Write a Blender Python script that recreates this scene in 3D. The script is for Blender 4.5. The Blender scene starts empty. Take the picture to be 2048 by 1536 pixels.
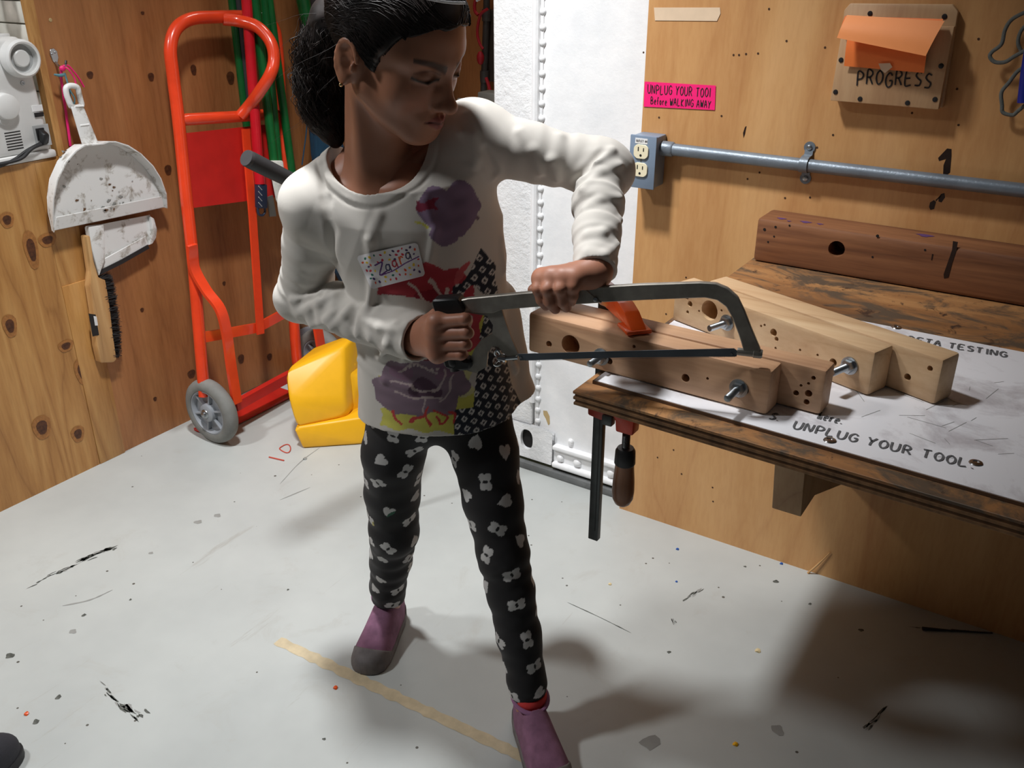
import bpy, bmesh, math, random
import numpy as np
from mathutils import Vector, Matrix
from mathutils.bvhtree import BVHTree
random.seed(7)
rng = np.random.default_rng(11)
scene = bpy.context.scene
COL = scene.collection

# ------------------------------------------------------------------ camera, light, exposure
FPX = 1850.0; PITCH = math.radians(25.2); YAW = math.radians(32.9); CAMH = 1.3
cam_d = bpy.data.cameras.new('camera'); cam = bpy.data.objects.new('camera', cam_d); COL.objects.link(cam)
cam.location = (0, 0, CAMH); cam.rotation_euler = (math.pi/2 - PITCH, 0, YAW)
cam_d.sensor_width = 36.0; cam_d.lens = FPX/2048*36.0; cam_d.clip_start = 0.02
scene.camera = cam
vs = scene.view_settings
vs.view_transform = 'Standard'; vs.look = 'None'; vs.gamma = 1.0; vs.use_curve_mapping = False
vs.exposure = 0.0
world = bpy.data.worlds.new('world'); scene.world = world; world.use_nodes = True
bgn = world.node_tree.nodes['Background']; bgn.inputs[0].default_value = (0.86, 0.93, 1.0, 1); bgn.inputs[1].default_value = 0.03
def area(name, loc, size, sizey, power, color, target=None):
    d = bpy.data.lights.new(name, 'AREA'); d.shape = 'RECTANGLE'; d.size = size; d.size_y = sizey; d.energy = power; d.color = color
    o = bpy.data.objects.new(name, d); COL.objects.link(o); o.location = loc
    if target is not None:
        o.rotation_euler = (Vector(target)-Vector(loc)).to_track_quat('-Z', 'Y').to_euler()
    return o
def spot(name, loc, target, power, color, angle, blend, size):
    d = bpy.data.lights.new(name, 'SPOT'); d.energy = power; d.color = color; d.spot_size = math.radians(angle); d.spot_blend = blend; d.shadow_soft_size = size
    o = bpy.data.objects.new(name, d); COL.objects.link(o); o.location = loc; o.rotation_euler = (Vector(target)-Vector(loc)).to_track_quat('-Z', 'Y').to_euler(); return o
spot("left_ceiling_light", (-2.06, 0.00, 2.36), (-1.45, 0.95, 0.00), 102, (0.98, 0.99, 1.0), 91, 1.0, 0.11)
spot("bench_ceiling_light", (-1.12, 1.00, 2.40), (-1.22, 1.48, 0.45), 182, (0.98, 0.99, 1.0), 92, 1.0, 0.09)
area('far_ceiling_light', (-1.75, 2.45, 2.38), 0.25, 0.4, 4, (1.0, 0.95, 0.88))

# ------------------------------------------------------------------ geometry of the view (design helpers: world x = along the bench wall, y = along the left wall)
CP, SP, CY, SY = math.cos(PITCH), math.sin(PITCH), math.cos(YAW), math.sin(YAW)
EYE = np.array([0, 0, CAMH]); RX = np.array([CY, SY, 0.]); FH = np.array([-SY, CY, 0.])
def ray(x, y):
    a = (x-1024)/FPX; b = -(y-768)/FPX
    return a*RX + (CP+b*SP)*FH + np.array([0, 0, -SP+b*CP])
def PN(x, y, n, d):
    r = ray(x, y); n = np.asarray(n, float); return EYE + r*((d-EYE@n)/(r@n))
def PU(x, y, u): return PN(x, y, (1, 0, 0), u)
def PV(x, y, v): return PN(x, y, (0, 1, 0), v)
def PZ(x, y, z): return PN(x, y, (0, 0, 1), z)
def PY(x, y, Y): return PN(x, y, FH, Y)          # at horizontal distance Y in front of the viewer
def CW(x, y, z): return x*RX + y*FH + np.array([0, 0, z])

# ------------------------------------------------------------------ materials
def lin(c):
    return tuple(((v/255)/12.92 if v/255 <= .04045 else ((v/255+.055)/1.055)**2.4) for v in c)
MATS = {}
def newmat(name):
    m = bpy.data.materials.new(name); m.use_nodes = True; MATS[name] = m
    nt = m.node_tree; return m, nt, nt.nodes['Principled BSDF']
def N(nt, t, **k):
    n = nt.nodes.new(t)
    for a, b in k.items(): setattr(n, a, b)
    return n
def ramp(nt, fac, stops):
    r = N(nt, 'ShaderNodeValToRGB'); e = r.color_ramp.elements
    while len(e) < len(stops): e.new(0.5)
    for i, (p, c) in enumerate(stops): e[i].position = p; e[i].color = (*c, 1)
    nt.links.new(fac, r.inputs[0]); return r.outputs[0]
def mix(nt, fac, a, b, mode='MIX'):
    m = N(nt, 'ShaderNodeMix', data_type='RGBA', blend_type=mode)
    for s, val in ((m.inputs[0], fac), (m.inputs[6], a), (m.inputs[7], b)):
        if hasattr(val, 'links'): nt.links.new(val, s)
        elif isinstance(val, (int, float)): s.default_value = val
        else: s.default_value = (*val, 1)
    return m.outputs[2]
def coords(nt, scale=(1, 1, 1), rot=(0, 0, 0), kind='Object'):
    tc = N(nt, 'ShaderNodeTexCoord'); mp = N(nt, 'ShaderNodeMapping')
    mp.inputs['Scale'].default_value = scale; mp.inputs['Rotation'].default_value = rot
    nt.links.new(tc.outputs[kind], mp.inputs[0]); return mp.outputs[0]
def noise(nt, vec, scale, detail=4, rough=.55, dist=0.0, out='Fac'):
    n = N(nt, 'ShaderNodeTexNoise'); n.inputs['Scale'].default_value = scale; n.inputs['Detail'].default_value = detail
    n.inputs['Roughness'].default_value = rough; n.inputs['Distortion'].default_value = dist
    nt.links.new(vec, n.inputs['Vector']); return n.outputs[out]
def bump(nt, bs, h, strength=.2, dist=.002):
    b = N(nt, 'ShaderNodeBump'); b.inputs['Strength'].default_value = strength; b.inputs['Distance'].default_value = dist
    nt.links.new(h, b.inputs['Height']); nt.links.new(b.outputs[0], bs.inputs['Normal'])
def plain(name, c, rough=.5, metal=0, spec=.5, var=.06, vs=18, bmp=0, bs=60, coat=0):
    m, nt, b = newmat(name); c = lin(c)
    v = coords(nt); f = noise(nt, v, vs, 3)
    nt.links.new(ramp(nt, f, [(.3, tuple(x*(1-var*2) for x in c)), (.7, tuple(min(1, x*(1+var)) for x in c))]), b.inputs['Base Color'])
    b.inputs['Roughness'].default_value = rough; b.inputs['Metallic'].default_value = metal
    b.inputs['Specular IOR Level'].default_value = spec; b.inputs['Coat Weight'].default_value = coat
    if bmp: bump(nt, b, noise(nt, v, bs, 3), bmp)
    return m
def dirty(name, c, d, amount=.5, scale=14, rough=.5, metal=0, seed=0., bmp=.15):
    """base colour c with worn patches of colour d"""
    m, nt, b = newmat(name); v = coords(nt)
    mp = N(nt, 'ShaderNodeMapping'); mp.inputs['Location'].default_value = (seed, seed*1.7, -seed); nt.links.new(v, mp.inputs[0]); v = mp.outputs[0]
    f = noise(nt, v, scale, 8, .68, .4)
    lo = .5+.22*(1-amount*1.4)
    f = ramp(nt, f, [(lo-.09, (0, 0, 0)), (lo+.06, (1, 1, 1))])
    nt.links.new(mix(nt, f, lin(c), lin(d)), b.inputs['Base Color'])
    b.inputs['Roughness'].default_value = rough; b.inputs['Metallic'].default_value = metal
    if bmp: bump(nt, b, noise(nt, v, scale*6, 4), bmp, .001)
    return m
def wood(name, light, mid, dark, along='z', freq=26, warp=1.0, stretch=.12, rough=.55, coat=0., blotch=.35, fine=.35, seed=0.):
    """grain runs along one object axis; lines come from a warped band pattern across it"""
    m, nt, b = newmat(name)
    s = {'x': (stretch, 1, 1), 'y': (1, stretch, 1), 'z': (1, 1, stretch)}[along]
    v = coords(nt, s)
    mp = N(nt, 'ShaderNodeMapping'); mp.inputs['Location'].default_value = (seed, seed*.7, seed*1.3); nt.links.new(v, mp.inputs[0]); v = mp.outputs[0]
    nv = noise(nt, v, 3.2, 3, .5, 0.3)
    mu = N(nt, 'ShaderNodeMath', operation='MULTIPLY'); nt.links.new(nv, mu.inputs[0]); mu.inputs[1].default_value = freq*warp
    fr = N(nt, 'ShaderNodeMath', operation='PINGPONG'); nt.links.new(mu.outputs[0], fr.inputs[0]); fr.inputs[1].default_value = 1.0
    n2 = noise(nt, v, 150, 3, .6)
    n3 = noise(nt, v, 5.5, 5, .6, .5)
    L, M_, D = lin(light), lin(mid), lin(dark)
    c1 = ramp(nt, fr.outputs[0], [(0.0, L), (.55, M_), (.93, tuple(.55*a+.45*d for a, d in zip(M_, D))), (1.0, D)])
    c2 = ramp(nt, n3, [(.3, D), (.55, M_), (.75, L)])
    c = mix(nt, blotch, c1, c2)
    c = mix(nt, fine, c, ramp(nt, n2, [(.35, D), (.6, L)]), 'MULTIPLY' if False else 'MIX')
    nt.links.new(c, b.inputs['Base Color'])
    b.inputs['Roughness'].default_value = rough; b.inputs['Coat Weight'].default_value = coat; b.inputs['Coat Roughness'].default_value = .3
    bump(nt, b, n2, .12, .0008)
    return m
def vcol(name, rough=.8, sheen=0., bmp=0., bs=900, sss=0., spec=.4):
    m, nt, b = newmat(name)
    a = N(nt, 'ShaderNodeVertexColor'); a.layer_name = 'Col'
    nt.links.new(a.outputs[0], b.inputs['Base Color'])
    b.inputs['Roughness'].default_value = rough; b.inputs['Sheen Weight'].default_value = sheen
    b.inputs['Specular IOR Level'].default_value = spec
    if sss:
        b.inputs['Subsurface Weight'].default_value = sss; b.inputs['Subsurface Radius'].default_value = (.010, .004, .002); b.inputs['Subsurface Scale'].default_value = .5
    if bmp: bump(nt, b, noise(nt, coords(nt), bs, 2), bmp, .0008)
    return m

# ------------------------------------------------------------------ mesh builder
class MB:
    def __init__(s): s.v = []; s.f = []; s.n = 0
    def add(s, v, f):
        v = np.asarray(v, float).reshape(-1, 3); o = s.n
        s.v.append(v); s.f += [tuple(int(i)+o for i in q) for q in f]; s.n += len(v); return s
    def verts(s): return np.concatenate(s.v) if s.v else np.zeros((0, 3))
    def box(s, lo, hi, bev=0.0, seg=2, R=None, at=(0, 0, 0)):
        lo = np.array(lo, float); hi = np.array(hi, float)
        bm = bmesh.new(); bmesh.ops.create_cube(bm, size=1.0)
        for q in bm.verts:
            q.co = Vector(tuple((lo+hi)/2 + np.array(q.co)*(hi-lo)))
        if bev > 0: bmesh.ops.bevel(bm, geom=bm.verts[:]+bm.edges[:], offset=bev, segments=seg, profile=.5, affect='EDGES', clamp_overlap=True)
        s.bm(bm, R, at); return s
    def bm(s, bm, R=None, at=(0, 0, 0)):
        bm.verts.index_update(); v = np.array([q.co[:] for q in bm.verts])
        if R is not None: v = v @ np.asarray(R).T
        s.add(v+np.asarray(at, float), [[q.index for q in f.verts] for f in bm.faces]); bm.free(); return s
    def hull(s, pts, bev=0.0, seg=2):
        bm = bmesh.new()
        for p in pts: bm.verts.new(tuple(p))
        r = bmesh.ops.convex_hull(bm, input=bm.verts[:])
        bmesh.ops.dissolve_limit(bm, angle_limit=.02, verts=bm.verts[:], edges=bm.edges[:])
        if bev > 0: bmesh.ops.bevel(bm, geom=bm.verts[:]+bm.edges[:], offset=bev, segments=seg, profile=.5, affect='EDGES', clamp_overlap=True)
        bmesh.ops.recalc_face_normals(bm, faces=bm.faces[:])
        s.bm(bm); return s
    def prism(s, poly, vec, bev=0.0, seg=2):
        """flat polygon (3-D points) pushed along vec"""
        bm = bmesh.new(); vec = Vector(tuple(vec))
        a = [bm.verts.new(tuple(p)) for p in poly]; b = [bm.verts.new(Vector(tuple(p))+vec) for p in poly]
        bm.faces.new(a); bm.faces.new(b[::-1]); n = len(a)
        for i in range(n): bm.faces.new((a[i], b[i], b[(i+1) % n], a[(i+1) % n]))
        bmesh.ops.recalc_face_normals(bm, faces=bm.faces[:])
        if bev > 0: bmesh.ops.bevel(bm, geom=bm.verts[:]+bm.edges[:], offset=bev, segments=seg, profile=.5, affect='EDGES', clamp_overlap=True)
        s.bm(bm); return s
    def tube(s, pts, r, n=12, cap=True, flat=None, up=None, closed=False):
        """round tube; flat=(w,h) makes a flat bar whose w axis follows up"""
        P = np.asarray(pts, float); m = len(P)
        r = np.full(m, r, float) if np.isscalar(r) else np.asarray(r, float)
        T = np.gradient(P, axis=0)
        if closed: T = np.roll(P, -1, 0)-np.roll(P, 1, 0)
        T /= np.linalg.norm(T, axis=1)[:, None]+1e-12
        u0 = np.array(up, float) if up is not None else (np.array([0, 0, 1.]) if abs(T[0][2]) < .9 else np.array([1., 0, 0]))
        ring = []; a = u0-T[0]*(u0@T[0]); a /= np.linalg.norm(a)
        ang = np.linspace(0, 2*math.pi, n, endpoint=False)
        if flat: prof = np.array([(-.5, -.5), (.5, -.5), (.5, .5), (-.5, .5)])*np.array(flat)
        for i in range(m):
            a = (u0 if (flat and up is not None) else a); a = a-T[i]*(a@T[i]); a /= np.linalg.norm(a)+1e-12; b = np.cross(T[i], a)
            if flat: ring.append(P[i]+prof[:, :1]*a*r[i]+prof[:, 1:]*b*r[i])
            else: ring.append(P[i]+r[i]*(np.cos(ang)[:, None]*a+np.sin(ang)[:, None]*b))
        k = 4 if flat else n; V = np.concatenate(ring); F = []
        for i in range(m if closed else m-1):
            j = (i+1) % m
            for q in range(k): F.append((i*k+q, i*k+(q+1) % k, j*k+(q+1) % k, j*k+q))
        if cap and not closed: F += [tuple(range(k))[::-1], tuple((m-1)*k+q for q in range(k))]
        s.add(V, F); return s
    def lathe(s, prof, at, axis=(0, 0, 1), n=24, ref=None, ring=False):
        """prof = [(radius, height)...] turned about axis through at"""
        ax = np.array(axis, float); ax /= np.linalg.norm(ax)
        a = np.array(ref, float) if ref is not None else (np.array([1., 0, 0]) if abs(ax[0]) < .9 else np.array([0, 1., 0]))
        a = a-ax*(a@ax); a /= np.linalg.norm(a); b = np.cross(ax, a)
        ang = np.linspace(0, 2*math.pi, n, endpoint=False); V = []; F = []
        for r, h in prof: V.append(np.asarray(at)+ax*h+max(r, 1e-5)*(np.cos(ang)[:, None]*a+np.sin(ang)[:, None]*b))
        for i in range(len(prof)-1):
            for q in range(n): F.append((i*n+q, i*n+(q+1) % n, (i+1)*n+(q+1) % n, (i+1)*n+q))
        m = len(prof)-1
        if ring: F += [(m*n+q, m*n+(q+1) % n, (q+1) % n, q) for q in range(n)]
        else: F += [tuple(range(n))[::-1], tuple(m*n+q for q in range(n))]
        s.add(np.concatenate(V), F); return s
    def ribbon(s, pts, w, normal, off=.0006):
        P = np.asarray(pts, float)+np.asarray(normal)*off
        T = np.gradient(P, axis=0); T /= np.linalg.norm(T, axis=1)[:, None]+1e-12
        sd = np.cross(np.asarray(normal), T); w = np.full(len(P), w) if np.isscalar(w) else np.asarray(w)
        V = np.stack([P+sd*w[:, None]/2, P-sd*w[:, None]/2], 1).reshape(-1, 3)
        s.add(V, [(2*i, 2*i+1, 2*i+3, 2*i+2) for i in range(len(P)-1)]); return s
    def poly(s, pts):
        s.add(pts, [tuple(range(len(pts)))]); return s
    def ball(s, c, r, n=12, R=None):
        r = np.ones(3)*r; V = []; F = []
        for i in range(n//2+1):
            t = math.pi*i/(n//2)
            for q in range(n):
                p = 2*math.pi*q/n; V.append((math.sin(t)*math.cos(p), math.sin(t)*math.sin(p), math.cos(t)))
        V = np.array(V)*r
        if R is not None: V = V@np.asarray(R).T
        for i in range(n//2):
            for q in range(n): F.append((i*n+q, (i+1)*n+q, (i+1)*n+(q+1) % n, i*n+(q+1) % n))
        s.add(V+np.asarray(c), F); return s
    def mesh(s, name, origin=(0, 0, 0), sharp=35):
        me = bpy.data.meshes.new(name); V = s.verts()-np.asarray(origin)
        me.from_pydata(V.tolist(), [], s.f); me.update()
        me.polygons.foreach_set('use_smooth', np.ones(len(me.polygons), bool))
        try: me.set_sharp_from_angle(angle=math.radians(sharp))
        except Exception: pass
        return me
ORG = {}
def worldloc(o):
    p = np.zeros(3)
    while o is not None: p = p+np.array(o.location); o = o.parent
    return p
def obj(name, mb, m, parent=None, label=None, kind=None, sharp=35, origin=None):
    V = mb.verts()
    org = np.array(origin, float) if origin is not None else np.array([(V[:, 0].min()+V[:, 0].max())/2, (V[:, 1].min()+V[:, 1].max())/2, V[:, 2].min()])
    me = mb.mesh(name, org, sharp); me.materials.append(m if not isinstance(m, str) else MATS[m])
    o = bpy.data.objects.new(name, me); COL.objects.link(o)
    if parent is not None: o.parent = parent; o.location = tuple(org-worldloc(parent))
    else: o.location = tuple(org)
    if label: o['label'] = label
    if kind: o['kind'] = kind
    return o
def tag(o, label, cat=None, group=None):
    o['label'] = label
    if cat: o['category'] = cat
    if group: o['group'] = group
    return o
def thing(name, label, cat, loc, group=None):
    o = bpy.data.objects.new(name, None); COL.objects.link(o); o.location = tuple(loc); o.empty_display_size = .05
    return tag(o, label, cat, group)
def struct(name, mb, m, label=None, sharp=35):
    o = obj(name, mb, m, sharp=sharp); o['kind'] = 'structure'
    if label: o['label'] = label
    return o
def piece(src, parent, off):
    """copy of a part that shares its mesh, moved by off"""
    c = src.copy(); COL.objects.link(c); c.parent = parent; c.location = Vector(src.location)+Vector(tuple(off)); return c
def smooth(pts, n=6):
    """Catmull-Rom through the points"""
    P = np.asarray(pts, float); Q = np.concatenate([2*P[:1]-P[1:2], P, 2*P[-1:]-P[-2:-1]]); out = []
    for i in range(1, len(Q)-2):
        for t in np.linspace(0, 1, n, endpoint=False):
            a, b, c, d = Q[i-1:i+3]
            out.append(.5*((2*b)+(c-a)*t+(2*a-5*b+4*c-d)*t*t+(-a+3*b-3*c+d)*t**3))
    out.append(P[-1]); return np.array(out)
def seg(a, b, n): return [np.asarray(a)+(np.asarray(b)-np.asarray(a))*t for t in np.linspace(0, 1, n)]

# hand lettering: polylines in a unit box
FONT = {
 'U': [[(0, 1), (.03, .3), (.25, 0), (.6, .02), (.82, .3), (.85, 1)]], 'N': [[(0, 0), (.06, 1), (.72, .05), (.85, 1)]],
 'P': [[(.1, 0), (.08, 1), (.6, .95), (.8, .75), (.6, .52), (.1, .45)]], 'L': [[(.08, 1), (.05, .02), (.75, .05)]],
 'G': [[(.85, .82), (.5, 1), (.12, .75), (.08, .3), (.4, 0), (.8, .12), (.85, .45), (.5, .45)]],
 'Y': [[(0, 1), (.4, .5)], [(.85, 1), (.4, .5), (.3, 0)]], 'O': [[(.45, 1), (.1, .75), (.08, .3), (.4, 0), (.8, .25), (.82, .7), (.45, 1)]],
 'R': [[(.08, 0), (.1, 1), (.6, .95), (.75, .72), (.5, .52), (.1, .48)], [(.4, .5), (.85, 0)]],
 'T': [[(0, .95), (.85, 1)], [(.42, .98), (.38, 0)]], 'B': [[(.1, 0), (.1, 1), (.6, .9), (.6, .6), (.1, .52), (.75, .4), (.7, .08), (.1, 0)]],
 'W': [[(0, 1), (.2, 0), (.42, .7), (.65, 0), (.88, 1)]], 'A': [[(0, 0), (.42, 1), (.82, 0)], [(.15, .38), (.68, .4)]],
 'K': [[(.08, 0), (.1, 1)], [(.75, 1), (.1, .45), (.8, 0)]], 'I': [[(.4, 1), (.4, 0)]], 'E': [[(.8, 1), (.1, .98), (.08, .02), (.8, .05)], [(.1, .5), (.65, .53)]],
 'S': [[(.8, .9), (.4, 1), (.1, .75), (.4, .52), (.75, .35), (.6, .05), (.05, .05)]], 'C': [[(.8, .85), (.4, 1), (.08, .55), (.35, 0), (.8, .12)]],
 'D': [[(.1, 0), (.1, 1), (.6, .9), (.85, .5), (.6, .08), (.1, 0)]], 'Z': [[(.0, .9), (.8, 1), (.1, .02), (.95, .2)]], 'M': [[(0, 0), (.1, 1), (.42, .4), (.75, 1), (.88, 0)]],
 'e': [[(.1, .3), (.7, .38), (.5, .62), (.15, .45), (.2, .05), (.7, .06)]], 'f': [[(.7, .95), (.4, .95), (.3, 0)], [(.05, .5), (.6, .55)]],
 'o': [[(.4, .58), (.1, .35), (.25, 0), (.6, .05), (.68, .4), (.4, .58)]], 'r': [[(.15, .55), (.18, 0)], [(.18, .35), (.4, .58), (.65, .5)]],
 'l': [[(.3, 1), (.3, 0)]], 'h': [[(.1, 1), (.1, 0)], [(.1, .4), (.4, .55), (.62, .35), (.62, 0)]], 'a': [[(.65, .55), (.25, .55), (.08, .2), (.35, .02), (.62, .25), (.65, .55), (.7, 0)]],
 '.': [[(.2, .0), (.28, .06)]], '#': [[(.25, 0), (.35, 1)], [(.6, 0), (.7, 1)], [(.0, .35), (.9, .38)], [(.05, .68), (.95, .7)]], '4': [[(.6, 0), (.62, 1), (.05, .35), (.85, .35)]], ' ': []}
def letters(text, o, ex, ey, h, w, sp=1.0, jit=0.03):
    """text as flat ribbons on the plane o + ex, ey (unit vectors)"""
    mb = MB(); x = 0.; nrm = np.cross(ex, ey); rr = random.Random(len(text)*7+3)
    for ch in text:
        cw = h*.72*(.55 if ch in 'Il.' else (.75 if ch.islower() else 1.0))*sp
        dy = rr.uniform(-jit, jit)*h
        for st in FONT.get(ch, []):
            q = [np.asarray(o)+ex*(x+a*cw)+ey*(b*h+dy) for a, b in st]
            q = smooth(q, 4) if len(q) > 2 else np.array(seg(q[0], q[-1], 3))
            mb.ribbon(q, w, nrm, .0008)
        x += cw*(1.22 if ch != ' ' else .8)
    return mb, x

def cut_holes(o, specs):
    """bore round holes: specs = (centre, axis into the wood, radius, depth) in world space"""
    mb = MB()
    for c, ax, r, dep in specs: mb.lathe([(r, -.004), (r, dep)], c, ax, 20)
    org = worldloc(o); me = mb.mesh('cutter', org); c_ = bpy.data.objects.new('cutter', me); COL.objects.link(c_); c_.location = tuple(org)
    bpy.context.view_layer.update()
    md = o.modifiers.new('bore', 'BOOLEAN'); md.operation = 'DIFFERENCE'; md.object = c_; md.solver = 'EXACT'
    dg = bpy.context.evaluated_depsgraph_get(); new = bpy.data.meshes.new_from_object(o.evaluated_get(dg), depsgraph=dg)
    o.modifiers.clear(); old = o.data; new.name = old.name; o.data = new; bpy.data.objects.remove(c_)
    try: o.data.set_sharp_from_angle(angle=math.radians(35))
    except Exception: pass
# ------------------------------------------------------------------ material set
wood('pine_panel', (206, 156, 92), (188, 134, 72), (146, 94, 42), 'z', 30, 1.0, .10, .45, .25, .25, .18)
wood('fir_plywood', (188, 130, 80), (166, 108, 62), (130, 80, 42), 'z', 14, 1.0, .10, .5, .15, .5, .2, 3.)
wood('bench_wall_plywood', (222, 176, 122), (206, 156, 100), (176, 120, 70), 'z', 9, 1.0, .16, .5, .1, .6, .12, 8.)
wood('far_plywood', (190, 130, 78), (168, 108, 60), (120, 74, 40), 'z', 12, 1.0, .12, .6, 0, .5, .15, 5.)
wood('edge_wood', (222, 176, 112), (206, 150, 84), (160, 110, 60), 'z', 20, 1, .1)
wood('dark_fir', (150, 100, 64), (122, 76, 46), (82, 48, 28), 'x', 34, 1.0, .06, .6, 0, .3, .25, 2.)
wood('block_pine', (226, 196, 156), (212, 178, 138), (186, 146, 106), 'x', 20, .9, .05, .55, 0, .3, .16, 4.)
wood('block_pine_pink', (212, 172, 136), (198, 156, 120), (166, 122, 90), 'x', 22, .9, .05, .55, 0, .35, .18, 6.)
wood('clear_ply', (206, 172, 132), (190, 152, 112), (160, 120, 84), 'z', 14, 1, .12, .55, 0, .4, .15, 9.)
wood('handle_wood', (176, 120, 78), (150, 96, 58), (112, 68, 40), 'z', 30, 1, .08, .4, .2, .3, .2, 1.)
wood('brush_wood', (214, 172, 118), (196, 150, 96), (160, 112, 66), 'z', 22, 1, .08, .5, .1, .3, .15, 7.)
plain('knot_wood', (92, 52, 28), .5, var=.3, vs=120)
plain('knot_ring', (170, 114, 60), .5, var=.15, vs=120)
def bench_material():
    m, nt, b = newmat('worn_bench_ply'); v = coords(nt); vx = coords(nt, (.18, 1, 1))
    base = ramp(nt, noise(nt, vx, 9, 6, .6, .4), [(.3, lin((92, 58, 32))), (.5, lin((150, 104, 62))), (.7, lin((190, 142, 90)))])
    st = ramp(nt, noise(nt, coords(nt, (.6, 1, 1)), 11, 9, .7, 1.2), [(.46, (0, 0, 0)), (.58, (1, 1, 1))])
    c = mix(nt, st, base, lin((88, 72, 56)))
    st2 = ramp(nt, noise(nt, v, 26, 8, .7, .8), [(.58, (0, 0, 0)), (.66, (1, 1, 1))])
    c = mix(nt, st2, c, lin((60, 40, 28)))
    nt.links.new(c, b.inputs['Base Color']); b.inputs['Roughness'].default_value = .6
    bump(nt, b, noise(nt, vx, 60, 5), .3, .001)
bench_material()
plain('ply_dark', (112, 80, 52), .8, var=.25, vs=60, bmp=.3)
plain('ply_light', (136, 100, 66), .8, var=.25, vs=60, bmp=.3)
def floor_material():
    m, nt, b = newmat('painted_floor'); v = coords(nt)
    c = ramp(nt, noise(nt, v, 2.2, 5, .6), [(.3, lin((178, 182, 180))), (.7, lin((196, 200, 197)))])
    c = mix(nt, ramp(nt, noise(nt, v, 7, 9, .75, .6), [(.57, (0, 0, 0)), (.72, (.55, .55, .55))]), c, lin((176, 176, 170)))
    vo = N(nt, 'ShaderNodeTexVoronoi'); vo.inputs['Scale'].default_value = 17; nt.links.new(v, vo.inputs['Vector'])
    big = noise(nt, v, 30, 2)
    mu = N(nt, 'ShaderNodeMath', operation='MULTIPLY'); nt.links.new(big, mu.inputs[0]); mu.inputs[1].default_value = .085
    lt = N(nt, 'ShaderNodeMath', operation='LESS_THAN'); nt.links.new(vo.outputs['Distance'], lt.inputs[0]); nt.links.new(mu.outputs[0], lt.inputs[1])
    c = mix(nt, lt.outputs[0], c, lin((92, 90, 84)))
    sc = ramp(nt, noise(nt, coords(nt, (1, .09, 1), (0, 0, .9)), 26, 6, .7, .3), [(.66, (0, 0, 0)), (.72, (.5, .5, .5))])
    c = mix(nt, sc, c, lin((165, 163, 156)))
    nt.links.new(c, b.inputs['Base Color']); b.inputs['Roughness'].default_value = .42
    bump(nt, b, noise(nt, v, 40, 4), .06, .002)
floor_material()
def white_paint(name, b_, s_):
    m, nt, b = newmat(name); v = coords(nt)
    nt.links.new(ramp(nt, noise(nt, v, 9, 6, .65), [(.3, lin((232, 234, 236))), (.7, lin((250, 250, 250)))]), b.inputs['Base Color'])
    b.inputs['Roughness'].default_value = .35; bump(nt, b, noise(nt, v, s_, 6, .7), b_, .004)
white_paint('white_metal_paint', .25, 40); white_paint('lumpy_white_paint', .9, 55)
plain('ceiling_white', (150, 142, 130), .8)
plain('slat_white', (238, 236, 226), .45)
plain('machine_white', (228, 228, 226), .35, var=.02)
plain('machine_grey', (176, 178, 178), .4, var=.03)
plain('black_plastic', (26, 26, 28), .45); plain('black_rubber', (34, 34, 36), .6, bmp=.2)
plain('hole_black', (16, 12, 10), .9)
plain('chrome', (196, 198, 200), .22, 1.0, var=.03); plain('zinc', (176, 182, 186), .32, 1.0, var=.08)
plain('saw_steel', (158, 153, 144), .40, .55, var=.14, vs=40); plain('blade_steel', (96, 104, 112), .45, .5, var=.1)
plain('clamp_bar_steel', (84, 88, 88), .42, .5, var=.15, vs=30)
plain('orange_paint', (226, 84, 24), .32, var=.08, coat=.3); plain('red_orange_paint', (196, 58, 28), .35, var=.1)
plain('truck_orange', (236, 70, 34), .28, var=.06, coat=.5); plain('truck_red', (196, 36, 30), .34, var=.06, coat=.3)
plain('wheel_grey', (150, 154, 160), .5, var=.08); plain('tyre_grey', (128, 128, 124), .75, var=.12, bmp=.2)
plain('green_paint', (12, 96, 44), .3, var=.12, coat=.3); plain('red_pole', (196, 22, 36), .3, var=.08, coat=.3)
plain('navy_plastic', (34, 44, 66), .45); plain('yellow_plastic', (250, 186, 28), .4, var=.03)
plain('white_mesh', (226, 226, 218), .7, bmp=.8, bs=160); plain('charcoal', (52, 50, 52), .7, bmp=.2); plain('teal_blue', (30, 70, 96), .6)
plain('pink_cord', (236, 36, 120), .5); plain('teal_cord', (84, 130, 140), .7)
dirty('dustpan_white', (232, 232, 230), (150, 140, 126), .34, 26, .4, 0, 1.)
plain('bristle_black', (22, 19, 18), .7)
plain('box_grey', (122, 138, 158), .4, var=.04); plain('conduit_grey', (122, 132, 142), .42, .35, var=.1, bmp=.2, bs=220)
plain('receptacle_ivory', (238, 228, 196), .4, var=.02); plain('label_white', (236, 236, 236), .6)
plain('pink_paper', (252, 22, 120), .6, var=.02); plain('marker_black', (28, 24, 26), .7); plain('orange_paper', (255, 158, 92), .6, var=.02); plain('orange_paper_deep', (250, 132, 60), .6, var=.02)
plain('masking_tape', (226, 200, 170), .6, var=.05); plain('floor_tape', (206, 190, 158), .7, var=.08, vs=40)
plain('grey_rope', (104, 108, 104), .9, bmp=.6, bs=300); plain('royal_blue', (22, 40, 150), .4)
dirty('whiteboard', (236, 236, 240), (196, 192, 196), .38, 9, .3, 0, 2., .03); plain('hardboard_edge', (104, 76, 54), .8, var=.15)
plain('faded_marker', (96, 96, 98), .8, var=.2, vs=200)
plain('kerb_grey', (108, 110, 110), .8, var=.15, bmp=.5, bs=200); plain('gap_green', (44, 46, 22), .9)
plain('ochre_chip', (196, 170, 122), .8); plain('wood_chip', (226, 206, 160), .8); plain('stain_dark', (92, 94, 88), .8, var=.3, vs=90); plain('stain_grey', (150, 150, 146), .8)
plain('rubber_band', (206, 84, 66), .6); plain('blue_crumb', (40, 90, 170), .6)
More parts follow.
